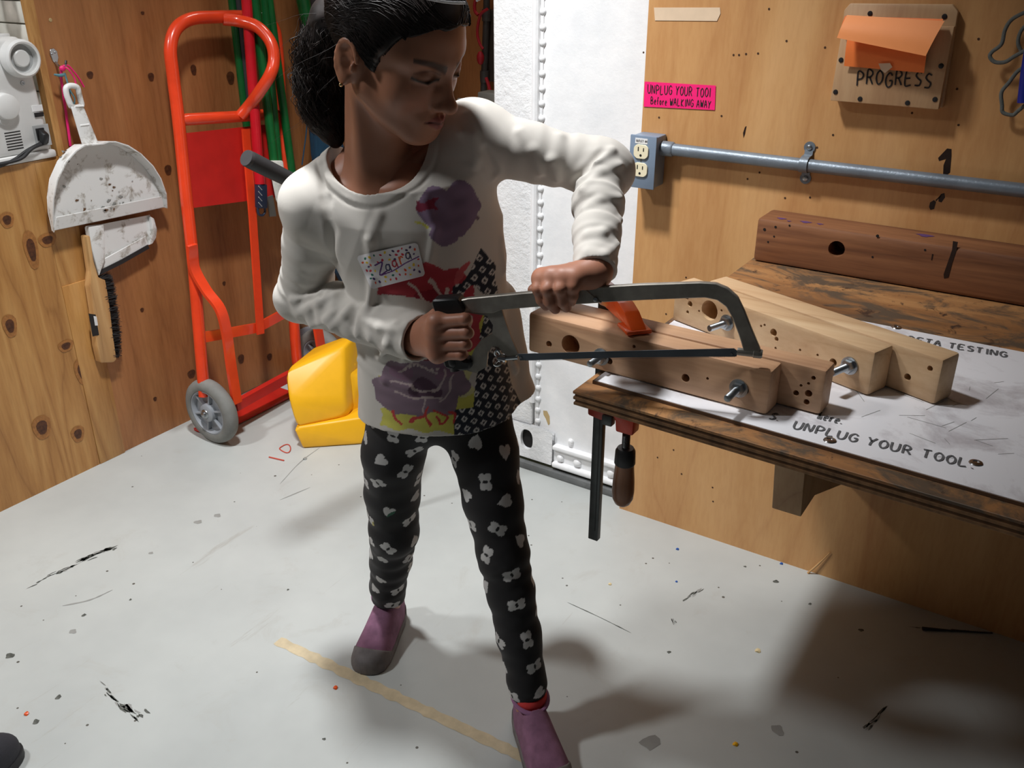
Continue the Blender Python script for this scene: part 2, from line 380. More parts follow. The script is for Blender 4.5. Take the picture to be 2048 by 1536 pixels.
plain('paint_drip', (34, 18, 12), .4); plain('purple_ink', (92, 60, 112), .7); plain('nail_hole', (70, 44, 26), .9)
plain('pipe_grey', (86, 84, 82), .5, .4); plain('cable_red', (176, 30, 44), .5); plain('machine_dark', (74, 62, 54), .6, .1); plain('vise_grey', (112, 110, 104), .5, .4)
plain('dark_shoe', (46, 46, 52), .8, bmp=.3, bs=300)
def clear_mat(name, c, rough=.05):
    m, nt, b = newmat(name); b.inputs['Base Color'].default_value = (*lin(c), 1); b.inputs['Transmission Weight'].default_value = .9
    b.inputs['Roughness'].default_value = rough; b.inputs['IOR'].default_value = 1.3
clear_mat('clear_plastic', (240, 240, 244)); clear_mat('clear_pinkish', (236, 224, 220), .15)

# ------------------------------------------------------------------ setting
LW = -2.184; RW = 1.84; WV = 1.905; FARV = 2.95
ZT = 2.45
f = MB().box((-3.2, -1.4, -.05), (1.6, 3.1, 0)); FLOOR = struct('floor', f, 'painted_floor', 'pale grey painted floor with scuffs and specks')
struct('ceiling', MB().box((-3.2, -1.4, ZT), (1.6, 3.1, ZT+.05)), 'ceiling_white')
WR = struct('wall_right', MB().box((-.862, RW, 0), (1.5, RW+.02, ZT)), 'bench_wall_plywood', 'honey plywood sheet wall behind the workbench')
# left wall: fir plywood beyond the seam, pine panel and white slat niche before it
WL = struct('wall_left', MB().box((LW-.02, 1.338, 0), (LW, FARV, ZT)), 'fir_plywood', 'reddish fir plywood on the left wall')
obj('pine_panel', MB().box((LW-.02, -1.4, 0), (LW+.004, 1.255, .838)), 'pine_panel', WL, 'yellow knotty pine panel')
obj('cover_strip', MB().box((LW-.02, 1.256, 0), (LW+.006, 1.336, .52), .001), 'pine_panel', WL)
obj('upper_strip', MB().box((LW-.02, 1.256, .52), (LW+.003, 1.336, .838)), 'pine_panel', WL)
obj('edge_trim', MB().box((LW-.02, 1.320, .838), (LW+.004, 1.338, ZT)), 'edge_wood', WL)
obj('cabinet_top', MB().box((LW-.36, -1.4, .818), (LW-.001, 1.318, .838)), 'pine_panel', WL)
for i in range(14):
    z0 = .84+i*.0505
    obj('slat', MB().box((LW-.40, 1.320, z0), (LW-.02, 1.334, z0+.047), .002), 'slat_white', WL)
obj('slat_backing', MB().box((LW-.40, 1.334, .838), (LW-.02, 1.338, ZT)), 'slat_white', WL)
obj('niche_back', MB().box((LW-.44, -1.4, .80), (LW-.40, 1.338, ZT)), 'slat_white', WL)
# knots of the two panels (flat figure of the wood)
def knot(x, y, rx, ry, wall_u, ring=True, rot=0.):
    c = PU(x, y, wall_u); sc = np.linalg.norm(c-EYE)/FPX
    a = np.linspace(0, 2*math.pi, 14, endpoint=False)
    for k, (mul, mt, e) in enumerate((((1.7, 'knot_ring', .0003),) if ring else ())+((1.0, 'knot_wood', .0006),)):
        p = [c+np.array([e, math.cos(t+rot)*rx*sc*mul*1.25*(1+.12*math.sin(3*t)), math.sin(t+rot)*ry*sc*mul*(1.15 if ry > rx else 1)*(1+.1*math.cos(2*t))]) for t in a]
        obj('knot', MB().poly(p), mt, WL)
for k in ((14, 440, 6, 8), (95, 480, 8, 8), (63, 500, 6, 20), (20, 652, 6, 12), (132, 692, 7, 7), (165, 742, 7, 15), (84, 855, 8, 13), (156, 868, 6, 9)):
    knot(*k, LW+.005)
for k in ((180, 150, 5, 6, False), (302, 154, 5, 7, False), (336, 340, 6, 9, False), (387, 140, 5, 9, False), (461, 156, 7, 11, False), (284, 620, 3, 4, False), (310, 798, 3, 4, False), (404, 705, 4, 8, False), (482, 718, 6, 9, False), (539, 714, 5, 7, False), (383, 748, 7, 8, False), (448, 567, 3, 4, False), (285, 26, 3, 3, False), (495, 160, 4, 6, False), (505, 330, 5, 9, False)):
    knot(k[0], k[1], k[2], k[3], LW+.0005, k[4])
# far end wall seen past the head
WF = struct('wall_far', MB().box((-3.2, FARV, 0), (-.8, FARV+.04, ZT)), 'far_plywood', 'dim plywood wall at the far end')
# white metal wall
uL = PV(988, 0, WV)[0]; uB = PV(1070, 100, WV)[0]; uR = PV(1083, 300, WV)[0]
WB = struct('wall_back', MB().box((uB+.012, WV, .028), (-.6, WV+.05, ZT)), 'white_metal_paint', 'bright white riveted metal wall')
zPost = PV(1054, 878, WV-.014)[2]+.040
obj('corner_post', MB().box((uL, WV-.006, zPost), (uB+.006, WV+.30, ZT), .006, 3), 'lumpy_white_paint', WB)
obj('seam_bead', MB().tube([(uB+.006, WV-.004, .2), (uB+.006, WV-.004, ZT-.01)], .010, 10), 'white_metal_paint', WB)
obj('seam_lap', MB().box((uB+.012, WV-.003, .10), (uB+.024, WV+.004, ZT-.01), .001), 'white_metal_paint', WB)
rv = MB().lathe([(.0085, 0), (.0085, .002), (.006, .0055), (.002, .007)], (uR, WV, 1.24), (0, -1, 0), 12)
r0 = obj('rivet', rv, 'white_metal_paint', WB)
for i in range(1, 35): piece(r0, WB, (.0006*math.sin(i*2.1), 0, -.0332*i))
# foot of the white wall: plate with the oval hole, rail with big rivets, kerb
uS = PV(1105, 890, WV-.012)[0]; zR = PV(1170, 905, WV)[2]
hc = PV(1054, 878, WV-.012)
def plate_hole(x0, x1, z0, z1, y, c, rx, rz, th, n=40):
    mb = MB(); a = np.linspace(0, 2*math.pi, n, endpoint=False); inn = []; out = []
    for t in a:
        cx, sz = math.cos(t), math.sin(t); e = (abs(cx)**2.4+abs(sz)**2.4)**(-1/2.4)
        inn.append((c[0]+rx*cx*e, c[2]+rz*sz*e))
        s = min(((x1-c[0])/cx if cx > 1e-6 else 9), ((x0-c[0])/cx if cx < -1e-6 else 9), ((z1-c[2])/sz if sz > 1e-6 else 9), ((z0-c[2])/sz if sz < -1e-6 else 9))
        out.append((c[0]+cx*s, c[2]+sz*s))
    V = [(p[0], y, p[1]) for p in out]+[(p[0], y, p[1]) for p in inn]+[(p[0], y+th, p[1]) for p in inn]+[(p[0], y+th, p[1]) for p in out]
    F = []
    for k in range(3):
        for i in range(n): j = (i+1) % n; F.append((k*n+i, k*n+j, (k+1)*n+j, (k+1)*n+i))
    return mb.add(V, F)
obj('foot_plate', plate_hole(uL-.02, uS, .028, hc[2]+.045, WV-.014, hc, .0195, .030, .010), 'lumpy_white_paint', WB, 'white plate with an oval hole')
obj('hole_shade_panel', MB().box((hc[0]-.024, WV-.0038, hc[2]-.034), (hc[0]+.022, WV+.010, hc[2]+.034)), 'hole_black', WB)  # thin black panel behind the plate; the hole's inner shade is its colour
obj('rail', MB().box((uS+.003, WV-.010, .028), (-.6, WV+.002, zR-.008), .002), 'white_metal_paint', WB)
obj('rail_lip', MB().box((uS+.003, WV-.020, zR-.010), (-.6, WV+.002, zR+.002), .003), 'white_metal_paint', WB)
obj('rail_foot', MB().box((uS+.003, WV-.024, .028), (-.6, WV+.002, .044), .006, 3), 'white_metal_paint', WB)
for (x, y, r) in ((1121, 916, .011), (1155, 926, .012), (1222, 947, .012), (1142, 883, .009), (1087, 868, .008)):
    p = PV(x, y, WV-.010 if y > 900 else WV); obj('rivet', MB().lathe([(r, 0), (r*.9, .004), (r*.55, .008), (.001, .009)], p, (0, -1, 0), 16), 'white_metal_paint', WB)
c = PV(1093, 835, WV-.0005); obj('paint_chip', MB().poly([c+np.array([a*.012, 0, b*.02]) for a, b in ((-.9, .9), (.1, 1), (.8, .3), (.9, -.8), (.5, -1.1), (-.2, -.2), (-.8, .3))]), 'ochre_chip', WB)
struct('trim_1', MB().box((uL-.02, WV-.029, 0), (-.862, WV-.012, .02), .002), 'kerb_grey', 'grey rubbery kerb strip along the foot of the white wall')
struct('trim_2', MB().box((uL-.02, WV-.012, 0), (-.862, WV+.05, .026)), 'gap_green', 'dark green strip standing in for the gap under the white wall')  # solid strip; the darkness of the gap is put into its colour
# marks on the bench wall
def wallblot(pts, m='paint_drip', nm='paint_stain', v=RW): obj(nm, MB().poly([PV(x, y, v-.0004) for x, y in pts]), m, WR)
wallblot(((1894, 297), (1903, 298), (1903, 312), (1900, 345), (1893, 350), (1886, 350), (1887, 330), (1892, 318), (1878, 322), (1876, 316)))
wallblot(((1882, 388), (1889, 386), (1890, 395), (1883, 405), (1877, 403), (1877, 395)))
wallblot(((1860, 405), (1868, 400), (1872, 404), (1868, 418), (1861, 420), (1858, 414)))
wallblot(((1871, 400), (1884, 388), (1882, 392), (1872, 403)))
wallblot(((1490, 254), (1493, 252), (1490, 268), (1487, 276), (1486, 266)))
for (x, y) in ((1467, 110), (1478, 110), (1492, 108), (1516, 107), (1538, 18), (1573, 82), (1650, 95), (1957, 78), (1914, 178), (1917, 250), (1824, 226), (1666, 270), (1634, 295), (1519, 345), (1495, 358), (1570, 396), (1443, 232), (1318, 235), (1287, 105), (1303, 598), (1372, 555), (1332, 628), (1425, 975), (1426, 1003), (1315, 915), (1363, 948), (1347, 900), (1620, 395)):
    r = .0022; p = PV(x, y, RW-.0005); obj('nail_hole', MB().poly([p+np.array([math.cos(t)*r, 0, math.sin(t)*r]) for t in np.linspace(0, 6.28, 9)[:-1]]), 'nail_hole', WR)
# marks on the floor (flat, shaped)
def scuff(pts, w, m='stain_dark'):
    P = smooth([PZ(x, y, 0) for x, y in pts], 5)
    if w < .006:
        ww = w*(.4+.8*rng.random(len(P))); ww[0] = ww[-1] = w*.15; obj('scuff_mark', MB().ribbon(P, ww, (0, 0, 1), .0005), m, FLOOR); return
    L = np.linalg.norm(P[-1]-P[0]); d = (P[-1]-P[0])/L; n_ = np.array([-d[1], d[0], 0])
    for k in range(int(L/.006)+2):
        c = P[rng.integers(len(P))]+d*rng.normal(0, .006)+n_*rng.normal(0, w*.3); l = rng.uniform(.003, .016); q = rng.uniform(.0008, w*.28)
        obj('scuff_mark', MB().poly([c+np.array([0, 0, .0004])+d*math.cos(t)*l*(1+.4*math.sin(3*t+k))+n_*math.sin(t)*q*(1+.5*math.cos(2*t+k)) for t in np.linspace(0, 6.28, 10)[:-1]]), m if k % 3 else 'stain_grey', FLOOR)
scuff(((232, 1096), (200, 1104), (172, 1118), (142, 1134), (108, 1148), (75, 1168)), .012); scuff(((205, 1103), (160, 1122)), .02)
scuff(((205, 1370), (220, 1392), (240, 1410), (262, 1425), (280, 1436)), .010); scuff(((245, 1413), (278, 1432)), .014)
scuff(((125, 1212), (180, 1200), (225, 1180)), .005, 'stain_grey'); scuff(((1135, 1205), (1200, 1235), (1262, 1266)), .0025); scuff(((1370, 1200), (1385, 1190), (1395, 1182)), .007)
scuff(((1840, 1256), (1880, 1260), (1930, 1262), (1975, 1265)), .006); scuff(((1735, 1455), (1755, 1432), (1770, 1418)), .008)
scuff(((1345, 1237), (1350, 1248)), .008); scuff(((560, 968), (600, 925), (640, 895)), .004, 'stain_grey'); scuff(((560, 1000), (620, 975)), .004, 'stain_grey')
for (x, y, r, m) in ((396, 1044, .009, 'stain_grey'), (435, 1031, .008, 'stain_grey'), (168, 1230, .005, 'stain_dark'), (146, 1263, .007, 'stain_grey'), (20, 1311, .008, 'stain_dark'), (302, 1106, .005, 'stain_grey'), (261, 1199, .003, 'stain_dark'), (576, 1179, .003, 'stain_dark'), (1552, 1163, .006, 'stain_dark'), (1620, 1208, .004, 'stain_dark'), (1722, 1260, .005, 'stain_dark'), (1338, 1304, .004, 'stain_dark'), (1490, 1133, .003, 'stain_dark'), (1555, 1460, .012, 'stain_grey'), (1300, 1485, .018, 'stain_grey'), (1225, 960, .003, 'stain_dark'), (648, 1478, .003, 'stain_dark'), (117, 1394, .006, 'stain_dark'), (72, 1443, .006, 'stain_dark')):
    p = PZ(x, y, .0004); obj('floor_spot', MB().poly([p+np.array([math.cos(t)*r*(1+.3*math.sin(2*t+x)), math.sin(t)*r*(1+.25*math.cos(3*t+y)), 0]) for t in np.linspace(0, 6.28, 13)[:-1]]), m, FLOOR)
# ------------------------------------------------------------------ workbench and what stands on it
BZ = .735; BF = 1.036; BL = -.568; BR = 1.2; TH = .022
bench = thing('workbench', 'worn plywood workbench top fixed along the plywood wall', 'workbench', ((BL+BR)/2, RW-.3, 0))
nl = 5
for i in range(nl):
    z1 = BZ-i*TH/nl; z0 = z1-TH/nl; e = [0, .0022, .0004, .0026, .001][i]
    obj('ply_layer', MB().prism([(BL+e, BF+e, z0), (BR, BF+e-.037*(BR-BL), z0), (BR, RW-.001, z0), (BL+e, RW-.001, z0)], (0, 0, z1-z0), .0006, 1), ['worn_bench_ply', 'ply_dark', 'ply_light', 'ply_dark', 'ply_light'][i], bench)
# bracket below
b0 = PV(1560, 925, RW); bx = -.44
def bracket(bx):
    obj('bracket', MB().prism([(bx, RW-.001, BZ-TH), (bx, RW-.30, BZ-TH), (bx, RW-.30, BZ-TH-.05), (bx, RW-.06, BZ-TH-.36), (bx, RW-.001, BZ-TH-.36)], (.045, 0, 0), .002), 'bench_wall_plywood', bench)
def knee(x, y):
    # corner brace: find where its nose shows under the front edge
    p = PV(x, y, 1.42); u = p[0]
    obj('bracket', MB().prism([(u, RW-.001, BZ-TH-.001), (u, 1.30, BZ-TH-.001), (u, 1.36, p[2]), (u, 1.44, p[2]), (u, RW-.001, BZ-TH-.44)], (.05, 0, 0), .002), 'clear_ply', bench)
knee(1566, 985)
# back beam
beam_v = RW-.086
beam = thing('wall_beam', 'dark stained square beam lying along the back of the workbench', 'beam', (.1, RW-.04, BZ))
bb0 = obj('beam_body', MB().box((-.562, beam_v, BZ+.001), (BR, RW-.001, .823), .007, 2), 'dark_fir', beam)
cut_holes(bb0, [(PV(1673, 498, beam_v), np.array([0, 1., 0]), .0155, .06)])
def beamblot(pts, m='paint_drip'): obj('paint_drip', MB().poly([PV(x, y, beam_v-.0006) for x, y in pts]), m, beam)
beamblot(((1906, 482), (1916, 484), (1913, 500), (1905, 525), (1897, 555), (1888, 557), (1887, 549), (1897, 520), (1904, 500)))
beamblot(((1864, 508), (1867, 508), (1864, 521), (1862, 520)))
for (x, y, r) in ((1529, 459, .003), (1551, 454, .0025), (1536, 484, .002), (1548, 473, .002), (1579, 451, .002), (1755, 472, .003), (1745, 514, .002), (1850, 500, .002)):
    p = PV(x, y, beam_v-.0006); obj('nail_hole', MB().poly([p+np.array([math.cos(t)*r, 0, math.sin(t)*r]) for t in np.linspace(0, 6.28, 9)[:-1]]), 'hole_black', beam)
for (x, y, s) in ((1563, 437, 1.), (1611, 444, 1.2), (1578, 442, .5), (1640, 448, .7), (1850, 471, 1.6)):
    p = PZ(x, y, .8236); obj('ink_spot', MB().poly([p+np.array([math.cos(t)*.008*s*(1+.5*math.sin(3*t)), math.sin(t)*.006*s, 0]) for t in np.linspace(0, 6.28, 12)[:-1]]), 'purple_ink', beam)
for (x, y, s, lb) in ((1660, 425, .8, 'leftmost pale dried crumb on top of the dark beam'), (1690, 430, 1.0, 'pale crumb next to the leftmost one on the dark beam'), (1868, 452, 1.2, 'long pale crumb above the black drip on the dark beam'), (1884, 461, .8, 'rightmost small pale crumb on the dark beam')):
    p = PZ(x, y, .8245); tag(obj('dried_glue_crumb', MB().ball(p, np.array([.010, .005, .0022])*s, 8), 'wood_chip'), lb, 'crumb', 'crumbs on the beam')
# white hardboard sheet
wz = BZ+.0005; wt = .005; WZ = wz+wt
a = PZ(1176, 757, WZ); wf = BF+.036; wb = PZ(1640, 625, WZ)[1]; wl = BL+.012
sheet = thing('whiteboard_sheet', 'white marker-covered hardboard sheet screwed to the workbench', 'board', ((wl+BR)/2, (wf+wb)/2, wz))
def sheet_box(e, z0, z1): return MB().prism([(wl+e, wf+e, z0), (BR-.02, wf+e-.045*(BR-.02-wl), z0), (BR-.02, wb-e, z0), (wl+e, wb-e, z0)], (0, 0, z1-z0))
obj('core', sheet_box(0, wz, WZ-.0008), 'hardboard_edge', sheet)
obj('face', sheet_box(.0015, WZ-.0009, WZ), 'whiteboard', sheet)
def sheet_text(t, x0, y0, x1, y1, hpx, w, sp=1.):
    o = PZ(x0, y0, WZ); e = PZ(x1, y1, WZ); L = np.linalg.norm(e-o); ex = (e-o)/L; ey = np.cross([0, 0, 1.], ex)
    mb, tot = letters(t, o, ex, ey, hpx, w, 1.); k = L/tot
    mb, tot = letters(t, o, ex, ey, hpx, w, k); obj('lettering', mb, 'faded_marker', sheet)
sheet_text('UNPLUG YOUR TOOL.', 1585, 857, 1955, 940, .022, .0030)
sheet_text('ON', 1752, 668, 1790, 675, .022, .0034); sheet_text('BETA TESTING', 1815, 682, 2018, 716, .022, .0034)
sheet_text('S.', 1537, 838, 1560, 844, .02, .003); sheet_text('here.', 1634, 838, 1688, 850, .022, .0028)
for (x, y) in ((1660, 881), (1793, 655), (1952, 926)):
    p = PZ(x, y, WZ); obj('screw', MB().lathe([(.0085, 0), (.0075, .0012), (.004, .002), (.0035, .001), (.0005, .001)], p, (0, 0, 1), 18), 'chrome', sheet)
for k in range(26):
    x = rng.uniform(1700, 2040); y = rng.uniform(760, 930); p = PZ(x, y, WZ); a = rng.uniform(0, 3.1); L = rng.uniform(.01, .05)
    if p[1] < wf+.02: continue
    q = p+np.array([math.cos(a), math.sin(a), 0])*L
    if wf+.01 < q[1] < wb-.01: obj('pencil_line', MB().ribbon(seg(p, q, 3), .0007, (0, 0, 1), .0003), 'stain_grey', sheet)
for (pts, m) in ((((1965, 985), (1985, 998), (1998, 1010)), 'stain_dark'), (((1980, 968), (2000, 980)), 'stain_dark')):
    pass

# bolted wooden blocks
def board_prism(o, d, L, t, hgt, nrm, bev=.004):
    """box from o along d (length L), thickness t along nrm, height hgt"""
    d = np.asarray(d); nrm = np.asarray(nrm); R = np.stack([d, nrm, [0, 0, 1]], 1)
    return MB().box((0, 0, 0), (L, t, hgt), bev, 2, R, o)
def hexbolt(parent, tip, d, washer_at):
    """threaded bolt end sticking out of the face towards the room"""
    b = MB(); ax = -d; L = np.linalg.norm(tip-washer_at)
    prof = []; n = int(L/.0016)
    for i in range(n): prof += [(.0052, i*L/n), (.0044, (i+.5)*L/n)]
    prof += [(.0045, L), (.0008, L+.0005)]
    r = obj('bolt', b.lathe(prof, washer_at, ax, 14), 'zinc', parent)
    obj('washer', MB().lathe([(.013, .0002), (.013, .0024), (.006, .0025)], washer_at, ax, 22), 'zinc', r)
    obj('nut', MB().lathe([(.0075, .0024), (.0096, .0032), (.0096, .0100), (.0075, .0108)], washer_at, ax, 6), 'zinc', r)
def make_jig(label, fr, fl_dir, left_px, back_r, back_l_off, t1, t2, hgt, m1, m2, bolts, holes, big, bholes):
    zb = WZ+.0005
    o = PZ(*fr, zb); q = PZ(*fl_dir, zb); d = o-q; d[2] = 0; d /= np.linalg.norm(d); nrm = np.array([-d[1], d[0], 0.])
    nf = -nrm; dface = o@nf
    l = PN(*left_px, nf, dface); L = (o-l)@d; l = o-d*L
    jig = thing('clamping_jig', label, 'wooden jig', l+d*L/2+nrm*t1)
    fb = obj('front_board', board_prism(l, d, L, t1, hgt, nrm, .005), m1, jig)
    br = PZ(*back_r, zb); Lb = (br-l)@d
    bb = obj('rear_board', board_prism(l+nrm*(t1+.0008)+d*back_l_off, d, Lb-back_l_off, t2, hgt+.001, nrm, .005), m2, jig)
    cut_holes(fb, [(PN(x, y, nf, dface), nrm, r, .022 if r < .01 else .034) for (x, y, r) in holes+big])
    db = (l+nrm*(t1+.0008))@nf; cut_holes(bb, [(PN(x, y, nf, db), nrm, r, .02) for (x, y, r) in bholes])
    for (x, y, Lb_) in bolts:
        w = PN(x, y, nf, dface); hexbolt(jig, w+nf*Lb_, nrm, w)
    return jig, l, d, nrm
J1 = make_jig('pinkish pine block pair held by the orange clamp at the bench front', (1533, 832), (1200, 742), (1056, 690), (1645, 826), .012, .040, .038, .064, 'block_pine_pink', 'block_pine_pink',
    [(1203, 713, .034), (1478, 776, .040)], [(1098, 688, .005), (1219, 722, .005), (1371, 756, .006), (1415, 757, .002), (1489, 780, .006), (1268, 693, .0025)], [(1141, 690, .0155)], [(1627, 756, .003), (1592, 786, .004), (1617, 787, .005), (1613, 804, .004), (1602, 771, .002), (1617, 767, .002)])
J2 = make_jig('pale pine block pair standing loose behind the clamped one', (1735, 793), (1345, 640), (1345, 620), (1870, 810), .03, .046, .044, .066, 'block_pine', 'block_pine',
    [(1455, 645, .042), (1700, 731, .042)], [(1380, 608, .005), (1375, 624, .003), (1398, 622, .002), (1547, 665, .006), (1553, 678, .0035), (1551, 696, .002), (1600, 700, .002), (1635, 710, .002), (1666, 725, .006), (1468, 634, .006), (1443, 621, .002), (1458, 621, .002), (1522, 652, .002), (1529, 650, .002), (1374, 596, .003)], [(1419, 621, .0165)], [(1815, 754, .005), (1860, 737, .004)])

# ------------------------------------------------------------------ clamp
CVp = 1.209
bt = PV(1212, 590, CVp); bt[2] = .834; bb_ = PV(1187, 1076, CVp); ub = (bt[0]+bb_[0])/2
ub = min(ub, BL-.022)
clamp = thing('bar_clamp', 'orange bar clamp with wooden handle gripping the left end of the bench', 'clamp', (ub, CVp, bb_[2]))
bar = obj('bar', MB().box((ub-.009, CVp-.006, bb_[2]), (ub+.009, CVp+.006, bt[2]), .001), 'clamp_bar_steel', clamp)
obj('bar_groove', MB().box((ub+.003, CVp-.0064, bb_[2]+.02), (ub+.0045, CVp-.0058, bt[2]-.1)), 'black_plastic', bar)
jz = J1[1][2]+.065
pad = PZ(1268, 660, jz); padu = pad[0]; padv = pad[1]
def arm(path, wid, hts, m, parent, nm):
    mb = MB(); P = np.asarray(path, float)
    ring = []
    for i, p in enumerate(P):
        t = P[min(i+1, len(P)-1)]-P[max(i-1, 0)]; t[2] = 0; t /= np.linalg.norm(t)+1e-9; s = np.array([-t[1], t[0], 0])
        w = wid[i]/2; h = hts[i]/2
        ring.append([p+s*a*w+np.array([0, 0, b*h]) for a, b in ((-1, -.7), (-.7, -1), (.7, -1), (1, -.7), (1, .7), (.7, 1), (-.7, 1), (-1, .7))])
    V = np.array(ring).reshape(-1, 3); k = 8; F = []
    for i in range(len(P)-1):
        for q in range(k): F.append((i*k+q, i*k+(q+1) % k, (i+1)*k+(q+1) % k, (i+1)*k+q))
    F += [tuple(range(k))[::-1], tuple((len(P)-1)*k+q for q in range(k))]
    return obj(nm, mb.add(V, F), m, parent)
jd = np.array([padu-ub, padv-CVp, 0.]); JL = np.linalg.norm(jd); jd /= JL; jn = np.array([-jd[1], jd[0], 0.])
def JP(s_, z_, o_=-.012): return np.array([ub, CVp, z_])+jd*s_+jn*o_
uj = obj('fixed_jaw', MB().prism([JP(*q) for q in ((-.014, .836), (.03, .838), (JL-.035, .836), (JL-.012, .830), (JL+.010, .818), (JL+.020, jz+.006), (JL+.020, jz+.0008), (JL-.018, jz+.0008), (JL-.020, jz+.005), (.03, jz+.004), (.012, .806), (-.014, .806))], jn*.024, .003), 'orange_paint', clamp)
obj('jaw_pad', MB().prism([JP(JL-.019, jz+.0006, -.019), JP(JL+.021, jz+.0006, -.019), JP(JL+.021, jz+.0006, .019), JP(JL-.019, jz+.0006, .019)], (0, 0, .006), .002), 'orange_paint', clamp)
su = PV(1254, 850, CVp)[0]; zl = BZ-TH
zj = PV(1230, 826, CVp)[2]
lj = obj('sliding_jaw', MB().prism([(ub-.018, CVp-.013, zj+.028), (ub-.016, CVp-.013, zj-.010), (ub+.010, CVp-.013, zj-.014), ((ub+su)/2, CVp-.013, zj+.004), (su-.016, CVp-.013, zj-.006), (su-.014, CVp-.013, zj-.026), (su+.016, CVp-.013, zj-.026), (su+.018, CVp-.013, zj+.012), (su-.004, CVp-.013, zj+.03)], (0, .026, 0), .003), 'red_orange_paint', clamp)
obj('lock_nut', MB().box((ub+.012, CVp-.017, zj-.018), (ub+.030, CVp-.002, zj+.0), .002), 'clamp_bar_steel', clamp)
zs = PV(1254, 896, CVp)[2]; z_e = PV(1250, 1013, CVp)[2]
sp = []
hh = zl-.002-zs
for i in range(int(hh/.0022)): sp += [(.0068, i*.0022), (.0056, i*.0022+.0011)]
scr = obj('screw', MB().lathe(sp, (su, CVp, zs-.002), (0, 0, 1), 16), 'clamp_bar_steel', clamp)
hl = zs-z_e
hd = obj('handle', MB().lathe([(.001, 0), (.007, .001), (.013, .006), (.0175, .016), (.0187, .03), (.018, hl*.45), (.0155, hl*.72), (.0160, hl*.74)], (su, CVp, z_e), (0, 0, 1), 24), 'handle_wood', clamp)
obj('ferrule', MB().lathe([(.0165, 0), (.0175, .002), (.0165, hl*.22), (.0135, hl*.27), (.004, hl*.28)], (su, CVp, z_e+hl*.73), (0, 0, 1), 24), 'black_plastic', clamp)
obj('pressure_pad', MB().lathe([(.012, 0), (.012, .004), (.007, .008)], (su, CVp, zl-.009), (0, 0, 1), 20), 'clamp_bar_steel', clamp)

# ------------------------------------------------------------------ outlet, conduit, papers on the plywood wall
bd = .052; fv = RW-bd
A = PV(1262, 268, fv); B = PV(1314, 374, fv)
ou0, ou1, oz0, oz1 = A[0], PV(1315, 274, fv)[0], PV(1258, 373, fv)[2], A[2]
ob = thing('outlet_box', 'blue grey metal outlet box with two ivory sockets on the plywood edge', 'outlet', ((ou0+ou1)/2, RW-bd/2, oz0))
obj('box', MB().box((ou0+.002, fv+.002, oz0+.002), (ou1-.002, RW-.0005, oz1-.002), .003), 'box_grey', ob)
cov = obj('cover_plate', MB().box((ou0, fv-.003, oz0), (ou1, fv+.002, oz1), .002), 'box_grey', ob)
lp = PV(1283, 282, fv-.003); obj('printed_label', MB().box((lp[0]-.014, fv-.0036, lp[2]-.0055), (lp[0]+.014, fv-.003, lp[2]+.0055)), 'label_white', cov)
mb, _ = letters('OUTLET #4', (lp[0]-.0115, fv-.0034, lp[2]-.0022), np.array([1., 0, 0]), np.array([0, 0, 1.]), .0045, .0007, .75, .0); obj('lettering', mb, 'marker_black', cov)
for (x, y) in ((1283, 303), (1281, 339)):
    c = PV(x, y, fv-.003); c = np.array([c[0], fv-.003, c[2]])
    ol = []
    for t in np.linspace(0, 6.28, 33)[:-1]:
        ol.append(c+np.array([max(-.0165, min(.0165, .0185*math.cos(t))), 0, max(-.0145, min(.0145, .0165*math.sin(t)))]))
    rc = obj('receptacle', MB().prism(ol, (0, -.0035, 0), .0006, 1), 'receptacle_ivory', ob)
    for dx, w, hh_ in ((-.006, .0022, .0085), (.006, .0022, .007)):
        obj('slot', MB().box((c[0]+dx-w/2, c[1]-.0039, c[2]+.001), (c[0]+dx+w/2, c[1]-.0034, c[2]+.001+hh_)), 'hole_black', rc)
    obj('ground_hole', MB().lathe([(.0026, 0), (.0026, .0005)], (c[0], c[1]-.0034, c[2]-.0075), (0, -1, 0), 12), 'hole_black', rc)
c = PV(1282, 321, fv-.003); obj('screw', MB().lathe([(.0026, 0), (.002, .0012)], c, (0, -1, 0), 12), 'zinc', ob)
cv = RW-.020; c0 = PV(1330, 295, cv); c1 = PV(2048, 382, cv); zc = (c0[2]+c1[2])/2
cond = thing('conduit_pipe', 'grey painted conduit pipe running right from the outlet box', 'pipe', (.1, cv, zc))
obj('pipe', MB().tube([(ou1-.004, cv, zc), (ou1+.3, cv, zc-.001), (BR, cv, zc-.002)], .0125, 20), 'conduit_grey', cond)
obj('connector', MB().lathe([(.0125, 0), (.0155, .001), (.0155, .024), (.0135, .027)], (ou1-.003, cv, zc), (1, 0, 0), 20), 'conduit_grey', cond)
sx = PV(1610, 325, cv)[0]
stp = MB()
arc = [(sx, cv+.0195, zc+.030), (sx, cv+.016, zc+.016)]+[(sx, cv-.0145*math.cos(t), zc+.0145*math.sin(t)) for t in np.linspace(1.45, -1.45, 12)]+[(sx, cv+.016, zc-.016), (sx, cv+.0195, zc-.030)]
st_ = obj('pipe_strap', stp.tube(arc, 1., flat=(.016, .002), up=(1, 0, 0)), 'conduit_grey', cond)
for s in (-1, 1):
    obj('strap_tab', MB().lathe([(.011, 0), (.011, .002)], (sx, RW-.0005, zc+s*.030), (0, -1, 0), 18), 'conduit_grey', cond)
    obj('strap_screw', MB().lathe([(.0052, .002), (.0052, .004), (.002, .0055)], (sx, RW-.0005, zc+s*.030), (0, -1, 0), 12), 'zinc', cond)
